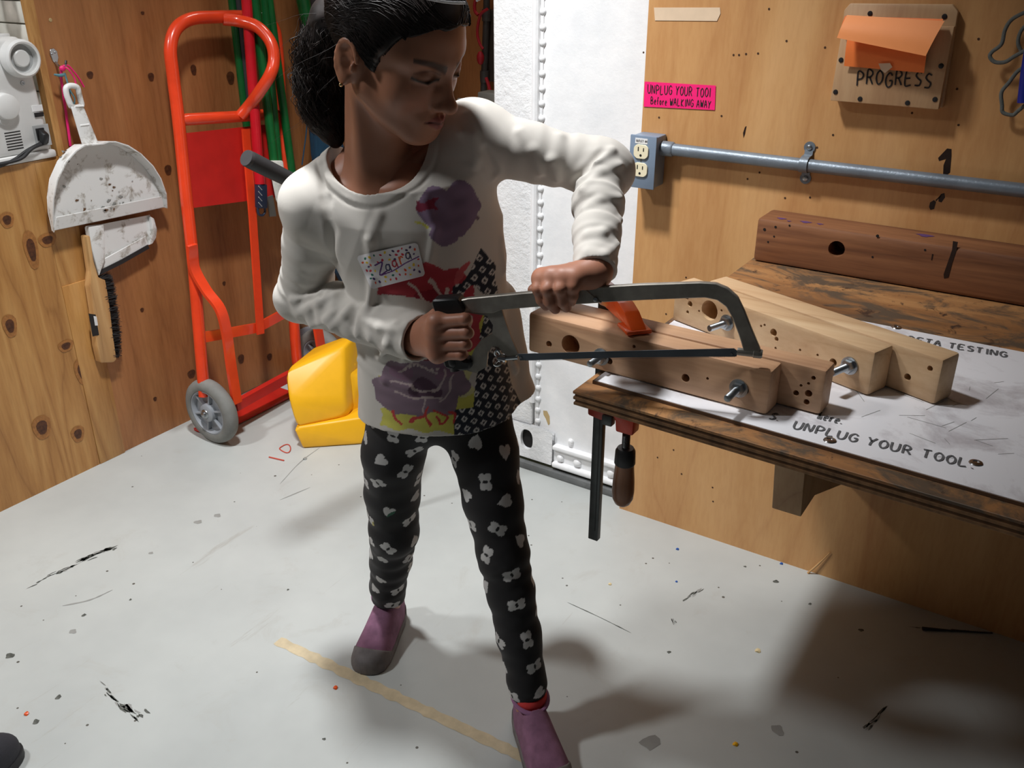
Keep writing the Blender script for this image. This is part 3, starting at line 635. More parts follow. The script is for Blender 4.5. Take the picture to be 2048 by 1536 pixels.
# pink sign
tl, tr, bl_, br_ = PV(1290, 163, RW), PV(1432, 171, RW), PV(1288, 213, RW), PV(1430, 220, RW)
sg = thing('pink_sign', 'hot pink paper strip with handwritten unplug warning', 'sign', (tl+br_)/2)
ex = (tr-tl); W_ = np.linalg.norm(ex); ex /= W_; ey = np.cross(np.array([0, -1., 0]), ex); ey = ey if ey[2] > 0 else -ey
yo = np.array([0, -.0012, 0])
obj('paper', MB().prism([bl_+yo, br_+yo, tr+yo, tl+yo], (0, -.0004, 0)), 'pink_paper', sg)
Hh = np.linalg.norm(tl-bl_)
yo2 = yo+np.array([0, -.0002, 0])
def fit_text(t, o, width, h, w, parent, m, jit=.05):
    mb, tot = letters(t, o, ex, ey, h, w, 1., jit); mb, tot = letters(t, o, ex, ey, h, w, width/tot*.985, jit); return obj('lettering', mb, m, parent)
fit_text('UNPLUG YOUR TOOl', bl_+yo2+ex*W_*.05+ey*Hh*.55, W_*.92, Hh*.34, .0017, sg, 'marker_black')
fit_text('Before WALKING AWAY', bl_+yo2+ex*W_*.10+ey*Hh*.13, W_*.88, Hh*.28, .0015, sg, 'marker_black')
# masking tape strip
q = [PV(x, y, RW-.0008) for x, y in ((1308, 15), (1440, 15), (1441, 27), (1434, 42), (1310, 41))]
tag(obj('masking_tape_strip', MB().prism(q, (0, -.0003, 0)), 'masking_tape'), 'cream masking tape strip high on the plywood wall', 'tape')
# progress board
pbv = RW-.030
P_ = [PV(x, y, pbv) for x, y in ((1704, 4), (1912, 8), (1919, 22), (1878, 219), (1663, 200), (1697, 14))]
pb = thing('progress_board', 'small plywood holder board lettered progress on the wall', 'board', (P_[3]+P_[4])/2)
b1 = obj('backing', MB().prism([PV(x, y, RW-.001) for x, y in ((1704, 6), (1908, 8), (1919, 22), (1888, 214), (1672, 196), (1692, 20))], (0, -.014, 0), .002), 'clear_ply', pb)
b2 = obj('front_board', MB().prism([PV(x, y, RW-.016) for x, y in ((1690, 50), (1912, 52), (1880, 217), (1665, 199))], (0, -.016, 0), .0015), 'clear_ply', pb)
lo = PV(1712, 170, pbv-.0045); lo[1] = RW-.0322; le = PV(1868, 174, RW-.0322)
ex = le-lo; W2 = np.linalg.norm(ex); ex /= W2; ey = np.cross(np.array([0, -1., 0]), ex); ey = ey if ey[2] > 0 else -ey
mb, tot = letters('PROGRESS', lo, ex, ey, .024, .0026, 1., .1); mb, tot = letters('PROGRESS', lo, ex, ey, .024, .0026, W2/tot, .1); obj('lettering', mb, 'marker_black', b2)
for (x, y, v) in ((1740, 27, RW-.015), (1889, 33, RW-.015), (1682, 120, RW-.032), (1882, 132, RW-.032), (1671, 184, RW-.032), (1720, 198, RW-.032), (1815, 206, RW-.032), (1870, 199, RW-.032)):
    obj('screw', MB().lathe([(.0045, 0), (.004, .0014), (.001, .0018)], PV(x, y, v), (0, -1, 0), 14), 'black_plastic', pb)
def sheet_paper(nm, corners, v, m, label, bend=.0, grp='orange notes on the progress board', curl=0.):
    a, b, c, d = [PV(x, y, v) for x, y in corners]; n = 10; mb = MB(); V = []; F = []
    for i in range(n+1):
        s = i/n
        for j in range(n+1):
            t = j/n; p = (a*(1-t)+b*t)*(1-s)+(d*(1-t)+c*t)*s
            p = p+np.array([0, -bend*math.sin(math.pi*s)-curl*s*s, 0]); V.append(p)
    for i in range(n):
        for j in range(n): F.append((i*(n+1)+j, i*(n+1)+j+1, (i+1)*(n+1)+j+1, (i+1)*(n+1)+j))
    nV = len(V); V2 = [q+np.array([0, .0006, 0]) for q in V]
    F += [tuple(nV+k for k in q[::-1]) for q in F]
    return tag(obj(nm, mb.add(V+V2, F), m), label, 'paper', grp)
sheet_paper('orange_note', ((1697, 62), (1860, 66), (1848, 146), (1688, 132)), RW-.040, 'orange_paper_deep', 'lower orange note taped under the fanned sheets', .003)
for k in range(3):
    sheet_paper('orange_note', ((1690+2*k, 32+3*k), (1886, 38+2*k), (1884, 46+2*k), (1680+k, 62-4*k)), RW-.044-.003*k, 'orange_paper_deep', ['hindmost folded orange note edge at the left of the pile', 'middle folded orange note edge at the left of the pile', 'foremost folded orange note edge under the topmost sheet'][k], .002)
sheet_paper('orange_note', ((1694, 30), (1889, 42), (1856, 110), (1680, 74)), RW-.056, 'orange_paper', 'topmost orange note sticking out over the pile', .010, curl=.02)
tag(obj('clear_tape_piece', MB().prism([PV(x, y, RW-.045) for x, y in ((1757, 127), (1780, 126), (1785, 134), (1770, 146), (1762, 140))], (0, -.0004, 0)), 'masking_tape'), 'scrap of pale tape under the orange notes', 'tape')
# blue handle with rope at the right edge
hg = thing('jump_rope', 'grey rope with a royal blue handle hanging at the right edge', 'rope', PV(2046, 215, RW-.03))
obj('handle', MB().tube([PV(2062, 90, RW-.03), PV(2054, 140, RW-.03), PV(2046, 205, RW-.03)], [.009, .0095, .009], 14), 'royal_blue', hg)
obj('rope', MB().tube(smooth([PV(x, y, RW-.022) for x, y in ((2060, 20), (2025, 38), (2010, 60), (2003, 88), (1984, 104), (1980, 114), (1990, 124), (2010, 124), (2030, 112), (2056, 98))], 6), .0032, 10), 'grey_rope', hg)
obj('rope_tail', MB().tube(smooth([PV(x, y, RW-.018) for x, y in ((2056, 130), (2035, 143), (2018, 165), (2003, 185), (2004, 210), (2006, 225), (2025, 230), (2036, 222), (2056, 205))], 6), .0032, 10), 'grey_rope', hg)
obj('rope_loop', MB().tube(smooth([PV(x, y, RW-.016) for x, y in ((2060, 42), (2042, 62), (2036, 85), (2042, 102))], 6), .003, 10), 'grey_rope', hg)
# sticks by the wall foot
tag(obj('wood_splinter', MB().tube(smooth([PV(1660, 1105, RW-.004), PV(1640, 1125, RW-.006), PV(1616, 1146, RW-.01)], 4), [.0015]*4+[.0022]*4+[.003], 8), 'brush_wood'), 'thin brown splinter leaning at the foot of the plywood wall', 'splinter')
tag(obj('thin_stick', MB().tube([PZ(1845, 1257, .004), PZ(1900, 1261, .003), PZ(1985, 1266, .002)], [.004, .002, .0015], 8), 'charcoal'), 'thin dark stick lying on the shadowed floor', 'stick')
# crumbs on the floor
for (x, y, m, r, lb) in ((1516, 1301, 'wood_chip', .006, 'largest pale wood chip on the shadowed floor under the bench'), (1471, 1488, 'yellow_plastic', .005, 'yellow crumb on the floor near the bottom edge'), (1220, 1168, 'wood_chip', .004, 'small pale wood chip on the bright floor'), (1355, 1098, 'blue_crumb', .004, 'blue crumb on the floor by the plywood wall'), (1563, 1127, 'blue_crumb', .004, 'blue crumb touching the foot of the plywood wall'), (1353, 1163, 'blue_crumb', .003, 'lone blue crumb further out on the floor'), (671, 1375, 'orange_paint', .005, 'orange crumb beside the floor tape'), (53, 1427, 'orange_paint', .005, 'orange crumb at the left bottom of the floor'), (610, 917, 'stain_grey', .006, 'grey scrap on the floor under the yellow tub')):
    p = PZ(x, y, r*.3); tag(obj('floor_crumb', MB().hull([p+r*np.array([math.cos(t)*(1+.4*math.sin(5*t)), math.sin(t), .6*math.sin(3*t)+.0]) for t in np.linspace(0, 6.28, 9)], .0003, 1), m), lb, 'crumb')
ring = [PZ(570+11*math.cos(t), 897+7.5*math.sin(t)+2*math.sin(2*t), .002) for t in np.linspace(0, 6.28, 33)[:-1]]
tag(obj('rubber_band', MB().tube(ring, .0015, 8, closed=True), 'rubber_band'), 'small red rubber band lying on the floor', 'rubber band')
tag(obj('red_straw', MB().tube([PZ(538, 914, .002), PZ(568, 921, .002)], .002, 8), 'rubber_band'), 'short red straw lying beside the rubber band', 'straw')
# tape on the floor
t0, t1_ = PZ(555, 1281, .0004), PZ(1060, 1520, .0004); dd = (t1_-t0)/np.linalg.norm(t1_-t0); nn = np.array([-dd[1], dd[0], 0]); L = np.linalg.norm(t1_-t0)
mb = MB(); V = []
for i in range(61):
    s = i/60*L*1.12; w = .0122+.0012*math.sin(i*1.7)+.001*rng.normal()
    V += [t0+dd*s+nn*w, t0+dd*s-nn*w]
mb.add(V, [(2*i, 2*i+1, 2*i+3, 2*i+2) for i in range(60)])
tag(obj('floor_tape_strip', mb, 'floor_tape'), 'worn beige tape strip stuck diagonally on the floor', 'tape')
# dark shoe tip at the lower left corner
c = PZ(-40, 1560, 0); shoe2 = thing('dark_shoe', 'charcoal shoe toe poking in at the lower left corner', 'shoe', c)
def shoebit(scale, z0, z1):
    mb = MB(); ring = []; N_ = 28
    for k, z in enumerate(np.linspace(z0, z1, 7)):
        s = scale*(1-.75*max(0, (z-.03)/.05)**2)
        ring.append([c+np.array([math.cos(t)*.040*s-.0, math.sin(t)*.075*s, z]) for t in np.linspace(0, 6.28, N_+1)[:-1]])
    V = np.array(ring).reshape(-1, 3); F = [(i*N_+q, i*N_+(q+1) % N_, (i+1)*N_+(q+1) % N_, (i+1)*N_+q) for i in range(6) for q in range(N_)]
    F += [tuple(range(N_))[::-1], tuple(6*N_+q for q in range(N_))]
    return mb.add(V, F)
obj('upper', shoebit(1.0, .015, .075), 'dark_shoe', shoe2); obj('sole', shoebit(1.05, .001, .017), 'black_rubber', shoe2)
# ------------------------------------------------------------------ left side: sewing machine, dustpans, brush
mu0 = LW+.004
def smp(x, y): return PU(x, y, mu0)
sm = thing('sewing_machine', 'white sewing machine seen from its handwheel end in the wall niche', 'sewing machine', (LW-.12, 1.2, .839))
zt = smp(50, 72)[2]; vr_b = 1.314; vr_t = smp(52, 80)[1]; v_l = smp(-140, 200)[1]
obj('body', MB().hull([(u_, v_, z_) for u_ in (mu0, LW-.22) for v_, z_ in ((v_l, .857), (vr_b-.004, .857), (vr_b-.006, .875), (vr_t, zt-.03), (vr_t-.012, zt), (v_l, zt))], .012, 3), 'machine_white', sm)
obj('base', MB().box((LW-.24, v_l, .8395), (mu0+.006, vr_b, .858), .005, 2), 'machine_white', sm)
h = smp(34, 116); hw = obj('handwheel', MB().lathe([(.040, 0), (.043, .004), (.042, .026), (.037, .031), (.033, .030), (.031, .012), (.019, .010), (.019, .020), (.0165, .022), (.001, .022)], h, (1, 0, 0), 36), 'machine_white', sm)
obj('handwheel_disc', MB().lathe([(.0335, .0125), (.0185, .0125), (.0185, .0110), (.0335, .0110)], h, (1, 0, 0), 36, None, True), 'machine_grey', hw)
h = smp(6, 212); obj('stitch_dial', MB().lathe([(.029, 0), (.030, .003), (.028, .020), (.025, .022), (.001, .022)], h, (1, 0, 0), 32), 'machine_white', sm)
h = smp(45, 166); obj('screw', MB().lathe([(.0055, 0), (.005, .002), (.002, .0022), (.001, .001)], h, (1, 0, 0), 14), 'zinc', sm)
h = smp(8, 241); obj('cover_cap', MB().lathe([(.011, 0), (.010, .003), (.001, .0035)], h, (1, 0, 0), 20), 'machine_white', sm)
h = smp(75, 218); obj('switch_label', MB().box((h[0], h[1]-.013, h[2]-.005), (h[0]+.001, h[1]+.013, h[2]+.009)), 'label_white', sm)
h = smp(77, 229); obj('power_switch', MB().box((h[0], h[1]-.011, h[2]-.005), (h[0]+.004, h[1]+.011, h[2]+.005), .001), 'black_plastic', sm)
h = smp(84, 270); so = obj('socket_plate', MB().box((h[0], h[1]-.020, h[2]-.026), (h[0]+.0012, h[1]+.020, h[2]+.024), .0004, 1), 'machine_grey', sm)
h2 = smp(80, 268); obj('socket', MB().box((h2[0]+.001, h2[1]-.010, h2[2]-.014), (h2[0]+.006, h2[1]+.010, h2[2]+.014), .001), 'black_plastic', so)
for i in range(7):
    a_ = smp(8+1.2*i, 265+5.5*i); b_ = smp(40+1.2*i, 262+5.5*i)
    obj('vent_slot', MB().box((mu0, a_[1], b_[2]-.0012), (mu0+.0008, b_[1], b_[2]+.0012)), 'black_plastic', sm)
obj('spool_pin_base', MB().box((LW-.06, smp(8, 60)[1], zt-.004), (LW-.02, smp(30, 60)[1], zt+.006), .002), 'machine_white', sm)
cd = thing('power_cord', 'black power cord plugged into the sewing machine', 'cord', smp(40, 320))
obj('plug', MB().hull([h2+np.array([.006+dx, dy, dz]) for dx, dy, dz in ((0, -.008, .012), (0, .008, .012), (.022, -.007, .004), (.022, .008, .0), (.0, -.010, -.02), (.018, -.012, -.024), (.016, .004, -.022), (0, .008, -.014))], .003, 2), 'black_plastic', cd)
obj('cable', MB().tube(smooth([h2+np.array([.014, -.004, -.02]), PU(64, 297, mu0+.02), PU(45, 315, mu0+.015), PU(20, 324, mu0+.012), PU(-30, 334, mu0+.01)], 6), .0042, 10), 'black_rubber', cd)
obj('second_cable', MB().tube(smooth([h2+np.array([.010, -.006, -.018]), PU(55, 300, mu0+.012), PU(30, 318, mu0+.01), PU(0, 333, mu0+.01), PU(-40, 346, mu0+.01)], 6), .0034, 10), 'black_rubber', cd)
# clear jar-like thing above the machine
gj = thing('clear_bottle', 'blurry clear bottle with peach cap above the sewing machine', 'bottle', (LW-.10, smp(15, 60)[1], zt+.006))
g0 = smp(5, 60); g0 = np.array([LW-.06, g0[1], zt+.0065])
obj('bottle_body', MB().lathe([(.020, 0), (.024, .004), (.024, .05), (.020, .06), (.030, .075), (.030, .13), (.026, .14), (.001, .142)], g0, (0, 0, 1), 24), 'clear_pinkish', gj)
obj('band', MB().lathe([(.0246, .012), (.0246, .036)], g0, (0, 0, 1), 24), 'masking_tape', gj)

# hanger hook and cords
hk0 = PU(107, 110, LW)
hook = thing('wall_hook', 'small steel spoon-shaped hook screwed high on the left wall', 'hook', hk0)
obj('hook_plate', MB().prism([PU(x, y, LW+.0005) for x, y in ((99, 98), (106, 96), (113, 102), (116, 115), (114, 126), (110, 128), (104, 120), (99, 108))], (.003, 0, 0), .001, 1), 'chrome', hook)
obj('hook_arm', MB().tube(smooth([PU(112, 125, LW+.004), PU(118, 133, LW+.016), PU(126, 135, LW+.034), PU(131, 130, LW+.040), PU(132, 121, LW+.040)], 5), .0032, 10), 'chrome', hook)
for (x, y) in ((104, 108), (110, 105)): obj('screw', MB().lathe([(.0025, 0), (.001, .001)], PU(x, y, LW+.004), (1, 0, 0), 10), 'zinc', hook)
obj('rivet', MB().lathe([(.0045, 0), (.0035, .001), (.001, .001)], PU(101, 40, LW+.0005), (1, 0, 0), 14), 'ochre_chip', hook)
cords = thing('pink_cord_loop', 'hot pink cord looped over the wall hook', 'cord', PU(130, 200, LW+.03))
obj('long_strand', MB().tube(smooth([PU(126, 132, LW+.038), PU(122, 150, LW+.032), PU(127, 190, LW+.02), PU(134, 240, LW+.014), PU(141, 292, LW+.010)], 6), .0032, 8), 'pink_cord', cords)
obj('short_strand', MB().tube(smooth([PU(126, 132, LW+.039), PU(136, 131, LW+.042), PU(150, 146, LW+.044), PU(160, 160, LW+.044), PU(168, 174, LW+.044)], 6), .0022, 8), 'pink_cord', cords)
obj('loose_end', MB().tube(smooth([PU(130, 133, LW+.039), PU(138, 140, LW+.046), PU(148, 155, LW+.046), PU(152, 168, LW+.046)], 6), .0020, 8), 'pink_cord', cords)
obj('knot', MB().ball(PU(125, 137, LW+.038), (.006, .008, .007), 10), 'pink_cord', cords)
tc = thing('teal_string', 'teal grey string tying the dustpan to the hook', 'string', PU(140, 180, LW+.04))
obj('loop', MB().tube(smooth([PU(128, 146, LW+.038), PU(133, 160, LW+.044), PU(141, 182, LW+.052), PU(149, 196, LW+.054), PU(148, 208, LW+.05), PU(142, 198, LW+.044), PU(138, 175, LW+.04), PU(130, 146, LW+.036)], 6), .0016, 8), 'teal_cord', tc)
obj('wrap', MB().tube([PU(108, 149, LW+.036), PU(118, 151, LW+.04), PU(126, 150, LW+.04)], [.002, .0035, .004], 8), 'teal_cord', tc)

# large dustpan
dpu = LW+.036
dp = thing('dustpan', 'large dirty white dustpan hanging from the hook by its handle', 'dustpan', PU(215, 440, dpu))
outl = [(105, 462), (97, 425), (95, 395), (100, 358), (116, 322), (134, 300), (150, 289), (163, 288), (185, 286), (197, 282), (210, 282), (236, 290), (262, 306), (288, 330), (306, 355), (320, 385), (328, 415)]
P_ = [PU(x, y, dpu) for x, y in outl]
pan = obj('pan', MB().prism(P_, (-.003, 0, 0)), 'dustpan_white', dp)
rim = MB(); n_ = len(P_); V = []; F = []
for i, p in enumerate(P_):
    t = i/(n_-1); hgt = .010+.034*math.sin(math.pi*t)**.6
    ctr = PU(212, 380, dpu); dirn = ctr-p; dirn /= np.linalg.norm(dirn)
    V += [p, p+np.array([hgt, 0, 0])-dirn*.004, p+np.array([hgt, 0, 0])-dirn*.001, p+dirn*.004+np.array([.001, 0, 0])]
for i in range(n_-1):
    for q in range(4): F.append((i*4+q, i*4+(q+1) % 4, (i+1)*4+(q+1) % 4, (i+1)*4+q))
F += [(0, 1, 2, 3), tuple((n_-1)*4+q for q in (3, 2, 1, 0))]
obj('rim', rim.add(V, F), 'dustpan_white', dp)
obj('front_lip', MB().prism([PU(106, 461, dpu+.004), PU(327, 414, dpu+.004), PU(322, 392, dpu+.010), PU(111, 434, dpu+.010)], (.003, 0, 0), .001, 1), 'dustpan_white', dp)
obj('handle', MB().hull([PU(x, y, dpu+o_) for o_ in (.002, .020) for x, y in ((141, 212), (165, 208), (174, 232), (184, 258), (196, 284), (190, 292), (165, 292), (158, 270), (149, 240))], .004, 3), 'dustpan_white', dp)
ep = smooth([PU(x, y, dpu+.013) for x, y in ((142, 212), (137, 200), (133, 188), (132, 177), (138, 172), (148, 172), (155, 176), (158, 188), (161, 200), (163, 211), (152, 215), (142, 212))], 4)[:-1]
obj('handle_eye', MB().tube(ep, .0068, 12, closed=True), 'dustpan_white', dp)
for (pts) in (((150, 213), (167, 212)), ((160, 251), (178, 249))):
    obj('handle_ridge', MB().tube([PU(x, y, dpu+.0195) for x, y in pts], .0025, 8), 'dustpan_white', dp)
for k in range(34):
    x = rng.normal(215, 50); y = rng.normal(395, 22)
    if k < 9: x = rng.normal(138, 8); y = rng.normal(312, 9)
    if not (110 < x < 315 and 300 < y < 440): continue
    p = PU(x, y, dpu+.0012 if y < 415 else dpu+.0125); r = rng.uniform(.0015, .006)
    obj('dirt_smear', MB().poly([p+np.array([0.0004, math.cos(t)*r*(1+.5*math.sin(2*t+k)), math.sin(t)*r*.6*(1+.4*math.cos(3*t))]) for t in np.linspace(0, 6.28, 10)[:-1]]), 'stain_grey' if k % 3 else 'ply_dark', pan)
# small dustpan
du = LW+.022
sd = thing('small_dustpan', 'small white dustpan with a black rubber edge below the large one', 'dustpan', PU(240, 520, du))
obj('pan', MB().prism([PU(x, y, du) for x, y in ((171, 455), (300, 430), (309, 462), (303, 482), (295, 491), (192, 550), (178, 500))], (-.003, 0, 0)), 'dustpan_white', sd)
obj('side_wall', MB().prism([PU(x, y, du) for x, y in ((170, 452), (201, 448), (204, 516), (192, 550), (178, 500))], (.014, 0, 0), .002), 'dustpan_white', sd)
obj('end_wall', MB().prism([PU(x, y, du) for x, y in ((296, 432), (303, 436), (309, 458), (307, 474), (300, 486), (293, 489), (300, 462))], (.012, 0, 0), .002), 'dustpan_white', sd)
obj('lip', MB().prism([PU(x, y, du+.003) for x, y in ((202, 520), (290, 472), (296, 491), (192, 548))], (.003, 0, 0), .001, 1), 'dustpan_white', sd)
obj('rubber_edge', MB().tube([PU(191, 549, du+.006), PU(245, 522, du+.006), PU(296, 493, du+.006)], 1.0, flat=(.006, .011), up=(1, 0, 0)), 'black_rubber', sd)
# hand brush
bu = LW+.010
br = thing('hand_brush', 'wooden hand brush with black bristles hanging under the dustpans', 'brush', PU(205, 730, bu))
bl = [(160, 470), (168, 468), (176, 520), (186, 552), (199, 556), (207, 600), (214, 660), (222, 715), (216, 721), (190, 722), (183, 690), (176, 620), (168, 570), (170, 540)]
obj('block', MB().prism([PU(x, y, bu) for x, y in bl], (.026, 0, 0), .004), 'brush_wood', br)
obj('printed_label', MB().prism([PU(x, y, bu+.0262) for x, y in ((177, 627), (191, 629), (198, 670), (185, 673))], (.0005, 0, 0)), 'black_plastic', br)
obj('printed_panel', MB().prism([PU(x, y, bu+.0268) for x, y in ((187, 632), (193, 633), (196, 651), (190, 651))], (.0003, 0, 0)), 'label_white', br)
mb = MB(); rr = np.random.default_rng(5)
for k in range(900):
    t = rr.random(); x0 = 198+t*20+rr.normal(0, .6); y0 = 552+t*165
    p = PU(x0, y0, bu+rr.uniform(.001, .024)); ln = .040*(1-.25*(2*t-1)**4)+rr.normal(0, .003)
    d_ = np.array([rr.normal(0, .10), 1.0, -.02-.22*t+rr.normal(0, .10)]); d_ /= np.linalg.norm(d_)
    q = p+d_*ln; w = .0011; a_ = np.array([0, -d_[2], d_[1]])*w; b_ = np.array([w, 0, 0])
    mb.add([p+a_, p-a_*.5+b_, p-a_*.5-b_, q+a_*.4, q-a_*.3+b_*.4, q-a_*.3-b_*.4], [(0, 1, 4, 3), (1, 2, 5, 4), (2, 0, 3, 5), (3, 4, 5)])
obj('bristles', mb, 'bristle_black', br, 'dense black bristles', 'stuff')

# ------------------------------------------------------------------ hand truck
KT = .09; U0 = -2.015
def TP(x, y, off=0.): return PN(x, y, (1, 0, KT), U0+off)       # the truck's leaning plane
ht = thing('hand_truck', 'bright orange two-wheeled hand truck leaning on the left wall', 'hand truck', (U0, 1.85, 0))
fr = smooth([TP(409, 792), TP(401, 700), TP(386, 520), TP(371, 380), TP(357, 240), TP(346, 150), TP(341, 96), TP(352, 58), TP(382, 38), TP(430, 34), TP(480, 33), TP(525, 36), TP(548, 56), TP(556, 110), TP(563, 230), TP(573, 400), TP(584, 580), TP(592, 700), TP(597, 742)], 6)
obj('tube_frame', MB().tube(fr, .0165, 16), 'truck_orange', ht)
obj('upper_crossbar', MB().tube([TP(360, 240), TP(372, 239), TP(460, 234), TP(548, 228), TP(562, 227)], [.012, .016, .016, .016, .012], 14), 'truck_orange', ht)
obj('plate', MB().prism([TP(x, y) for x, y in ((357, 268), (563, 246), (571, 392), (370, 418))], (-.003, 0, 0)), 'truck_red', ht)
obj('centre_stile', MB().tube([TP(491, 258, .010), TP(505, 430, .010), TP(521, 668, .010)], 1.0, flat=(.026, .006), up=(0, 1, 0)), 'truck_orange', ht)
obj('loop_handle', MB().tube(smooth([TP(446, 38, .004), TP(478, 42, .028), TP(515, 54, .075), TP(541, 84, .11), TP(548, 118, .12), TP(540, 150, .115), TP(518, 185, .075), TP(498, 212, .03), TP(481, 232, .008)], 8), .0165, 16), 'truck_orange', ht)
obj('lower_crossbar', MB().tube([TP(398, 676), TP(456, 666), TP(516, 655), TP(586, 617)], 1.0, flat=(.030, .008), up=(0, 0, 1)), 'truck_orange', ht)
obj('axle_bar', MB().tube([TP(405, 800, .03), TP(470, 812, .03), TP(560, 762, .02), TP(606, 738, .02)][1:], 1.0, flat=(.030, .02), up=(0, 0, 1)), 'truck_red', ht)
lv = TP(386, 520)[1]-.012
def guard(pts, v): return MB().tube(smooth([PV(x, y, v) for x, y in pts], 6), 1.0, flat=(.030, .010), up=(0, 1, 0))
obj('stair_guard', guard(((384, 490), (388, 535), (412, 580), (440, 618), (453, 665), (462, 730), (474, 806)), lv), 'truck_orange', ht)
obj('stair_guard', guard(((612, 560), (626, 610), (636, 660), (645, 715), (650, 745)), TP(590, 700)[1]+.0), 'truck_orange', ht)
wc = PZ(432, 887, 0); wr = .098; wv = wc[1]+.012; wcx = wc[0]-.012
def wheel(u, v):
    w = obj('wheel', MB().lathe([(.068, -.019), (.074, -.021), (.086, -.020), (.095, -.013), (wr, -.004), (wr, .004), (.095, .013), (.086, .020), (.074, .021), (.068, .019)], (u, v, wr), (0, 1, 0), 48, None, True), 'tyre_grey', ht)
    obj('rim', MB().lathe([(.069, -.017), (.064, -.018), (.060, -.012), (.058, .012), (.064, .018), (.069, .017)], (u, v, wr), (0, 1, 0), 40, None, True), 'wheel_grey', w)
    obj('web', MB().lathe([(.060, -.003), (.028, -.004), (.028, .004), (.060, .003)], (u, v, wr), (0, 1, 0), 32, None, True), 'wheel_grey', w)
    obj('hub', MB().lathe([(.001, -.024), (.020, -.024), (.026, -.020), (.028, -.004), (.028, .004), (.024, .022)], (u, v, wr), (0, 1, 0), 24), 'wheel_grey', w)
    obj('axle_cap', MB().lathe([(.001, -.034), (.007, -.033), (.008, -.027), (.013, -.026), (.014, -.0245), (.014, -.022)], (u, v, wr), (0, 1, 0), 20), 'zinc', w)
    for k in range(6):
        t = k*math.pi/3+.3; R = np.array([[math.cos(t), 0, -math.sin(t)], [0, 1, 0], [math.sin(t), 0, math.cos(t)]])
        obj('spoke', MB().box((.024, -.014, -.0028), (.062, .004, .0028), .001, 1, R, (u, v, wr)), 'wheel_grey', w)
wheel(wcx, wv)
wheel(wcx, TP(597, 742)[1]+.10)
obj('axle', MB().tube([(wcx, wv, wr), (wcx, TP(597, 742)[1]+.1, wr)], .008, 12), 'zinc', ht)
obj('toe_plate', MB().box((U0-.02, TP(405, 800)[1]+.02, .004), (U0-.10, TP(597, 742)[1]-.01, .010), .001, 1), 'truck_red', ht)

# ------------------------------------------------------------------ poles hanging by the truck
def pole(nm, pts, us, r, m, label, cat='pole', grp=None):
    t = thing(nm, label, cat, PU(*pts[-1], us[-1]), grp)
    obj('shaft', MB().tube([PU(x, y, u_) for (x, y), u_ in zip(pts, us)], r, 14), m, t); return t
def up(p0, p1, u_, y=-330):
    s = (y-p0[1])/(p1[1]-p0[1]); return (p0[0]+(p1[0]-p0[0])*s, y)
G = 'green broom poles beside the hand truck'
def gpole(a_, b_, ua, ub_, r, label): return pole('broom_pole', (up(a_, b_, ua), a_, b_), (ua-(ub_-ua)*.4, ua, ub_), r, 'green_paint', label, 'pole', G)
gpole((464, 0), (499, 300), LW+.018, LW+.018, .0115, 'leftmost green pole, behind the hand truck frame')
gpole((509, 0), (548, 322), LW+.112, LW+.142, .0130, 'thick green pole ending in the white sheath')
gpole((527, 0), (556, 322), LW+.098, LW+.124, .0125, 'green pole third from the left, behind the thick one')
gpole((538, 0), (584, 345), LW+.100, LW+.126, .0120, 'rightmost green pole of the bunch')
rp = pole('red_pole', (up((493, 0), (520, 368), 0), (493, 0), (520, 368)), (LW+.09, LW+.104, LW+.145), .0145, 'red_pole', 'red pole with a navy hanging grip among the green ones')
gp = [PU(x, y, LW+.145) for x, y in ((513, 368), (529, 368), (530, 416), (514, 416))]
obj('grip', MB().prism([p+np.array([-.01, 0, 0]) for p in gp], (.022, 0, 0), .003), 'navy_plastic', rp)
obj('hanging_eye', MB().tube(smooth([PU(x, y, LW+.145) for x, y in ((516, 414), (516, 424), (519, 430), (526, 430), (530, 423), (529, 414))], 5), .0035, 10), 'navy_plastic', rp)
for i in range(4): obj('grip_ridge', MB().tube([PU(517, 372+11*i, LW+.1575), PU(524, 380+11*i, LW+.1575)], .0012, 6), 'machine_grey', rp)
gt = pole('dark_pole', (up((477, 0), (503, 240), 0), (477, 0), (503, 240)), (LW+.03,)*3, .010, 'charcoal', 'dark grey pole between the green and red ones')
shth = thing('white_sheath', 'white bubble-textured sheath on the end of the green poles', 'sheath', PU(558, 405, LW+.10))
obj('sheath', MB().hull([PU(x, y, LW+u_) for u_ in (.105, .165) for x, y in ((536, 321), (566, 321), (572, 372), (560, 412), (552, 402))], .005, 2), 'white_mesh', shth)
mp_ = thing('metal_scraper', 'grey metal blade hanging beside the navy grip', 'scraper', PU(543, 432, LW+.08))
obj('blade', MB().prism([PU(x, y, LW+.12) for x, y in ((533, 394), (544, 390), (551, 432), (538, 433))], (.004, 0, 0)), 'vise_grey', mp_)
bk = thing('push_bar', 'black foam-gripped bar poking out from behind the shoulder', 'bar', PZ(800, 1085, 0))
a_, b_ = PY(497, 318, 1.72), PY(640, 390, 1.86); c_ = a_+(b_-a_)*1.95; fl_ = np.array([c_[0], c_[1], 0.0])
obj('grip', MB().tube([a_, a_*.97+b_*.03, a_*.4+b_*.6, b_], [.0150, .0165, .0155, .0150], 18), 'black_rubber', bk)
obj('end_cap', MB().lathe([(.0150, 0), (.0160, .004), (.0150, .010)], a_-(b_-a_)/np.linalg.norm(b_-a_)*.006, b_-a_, 20), 'charcoal', bk)
obj('post', MB().tube(smooth([b_, c_, c_*[1, 1, .6], fl_], 5), .011, 12), 'charcoal', bk)
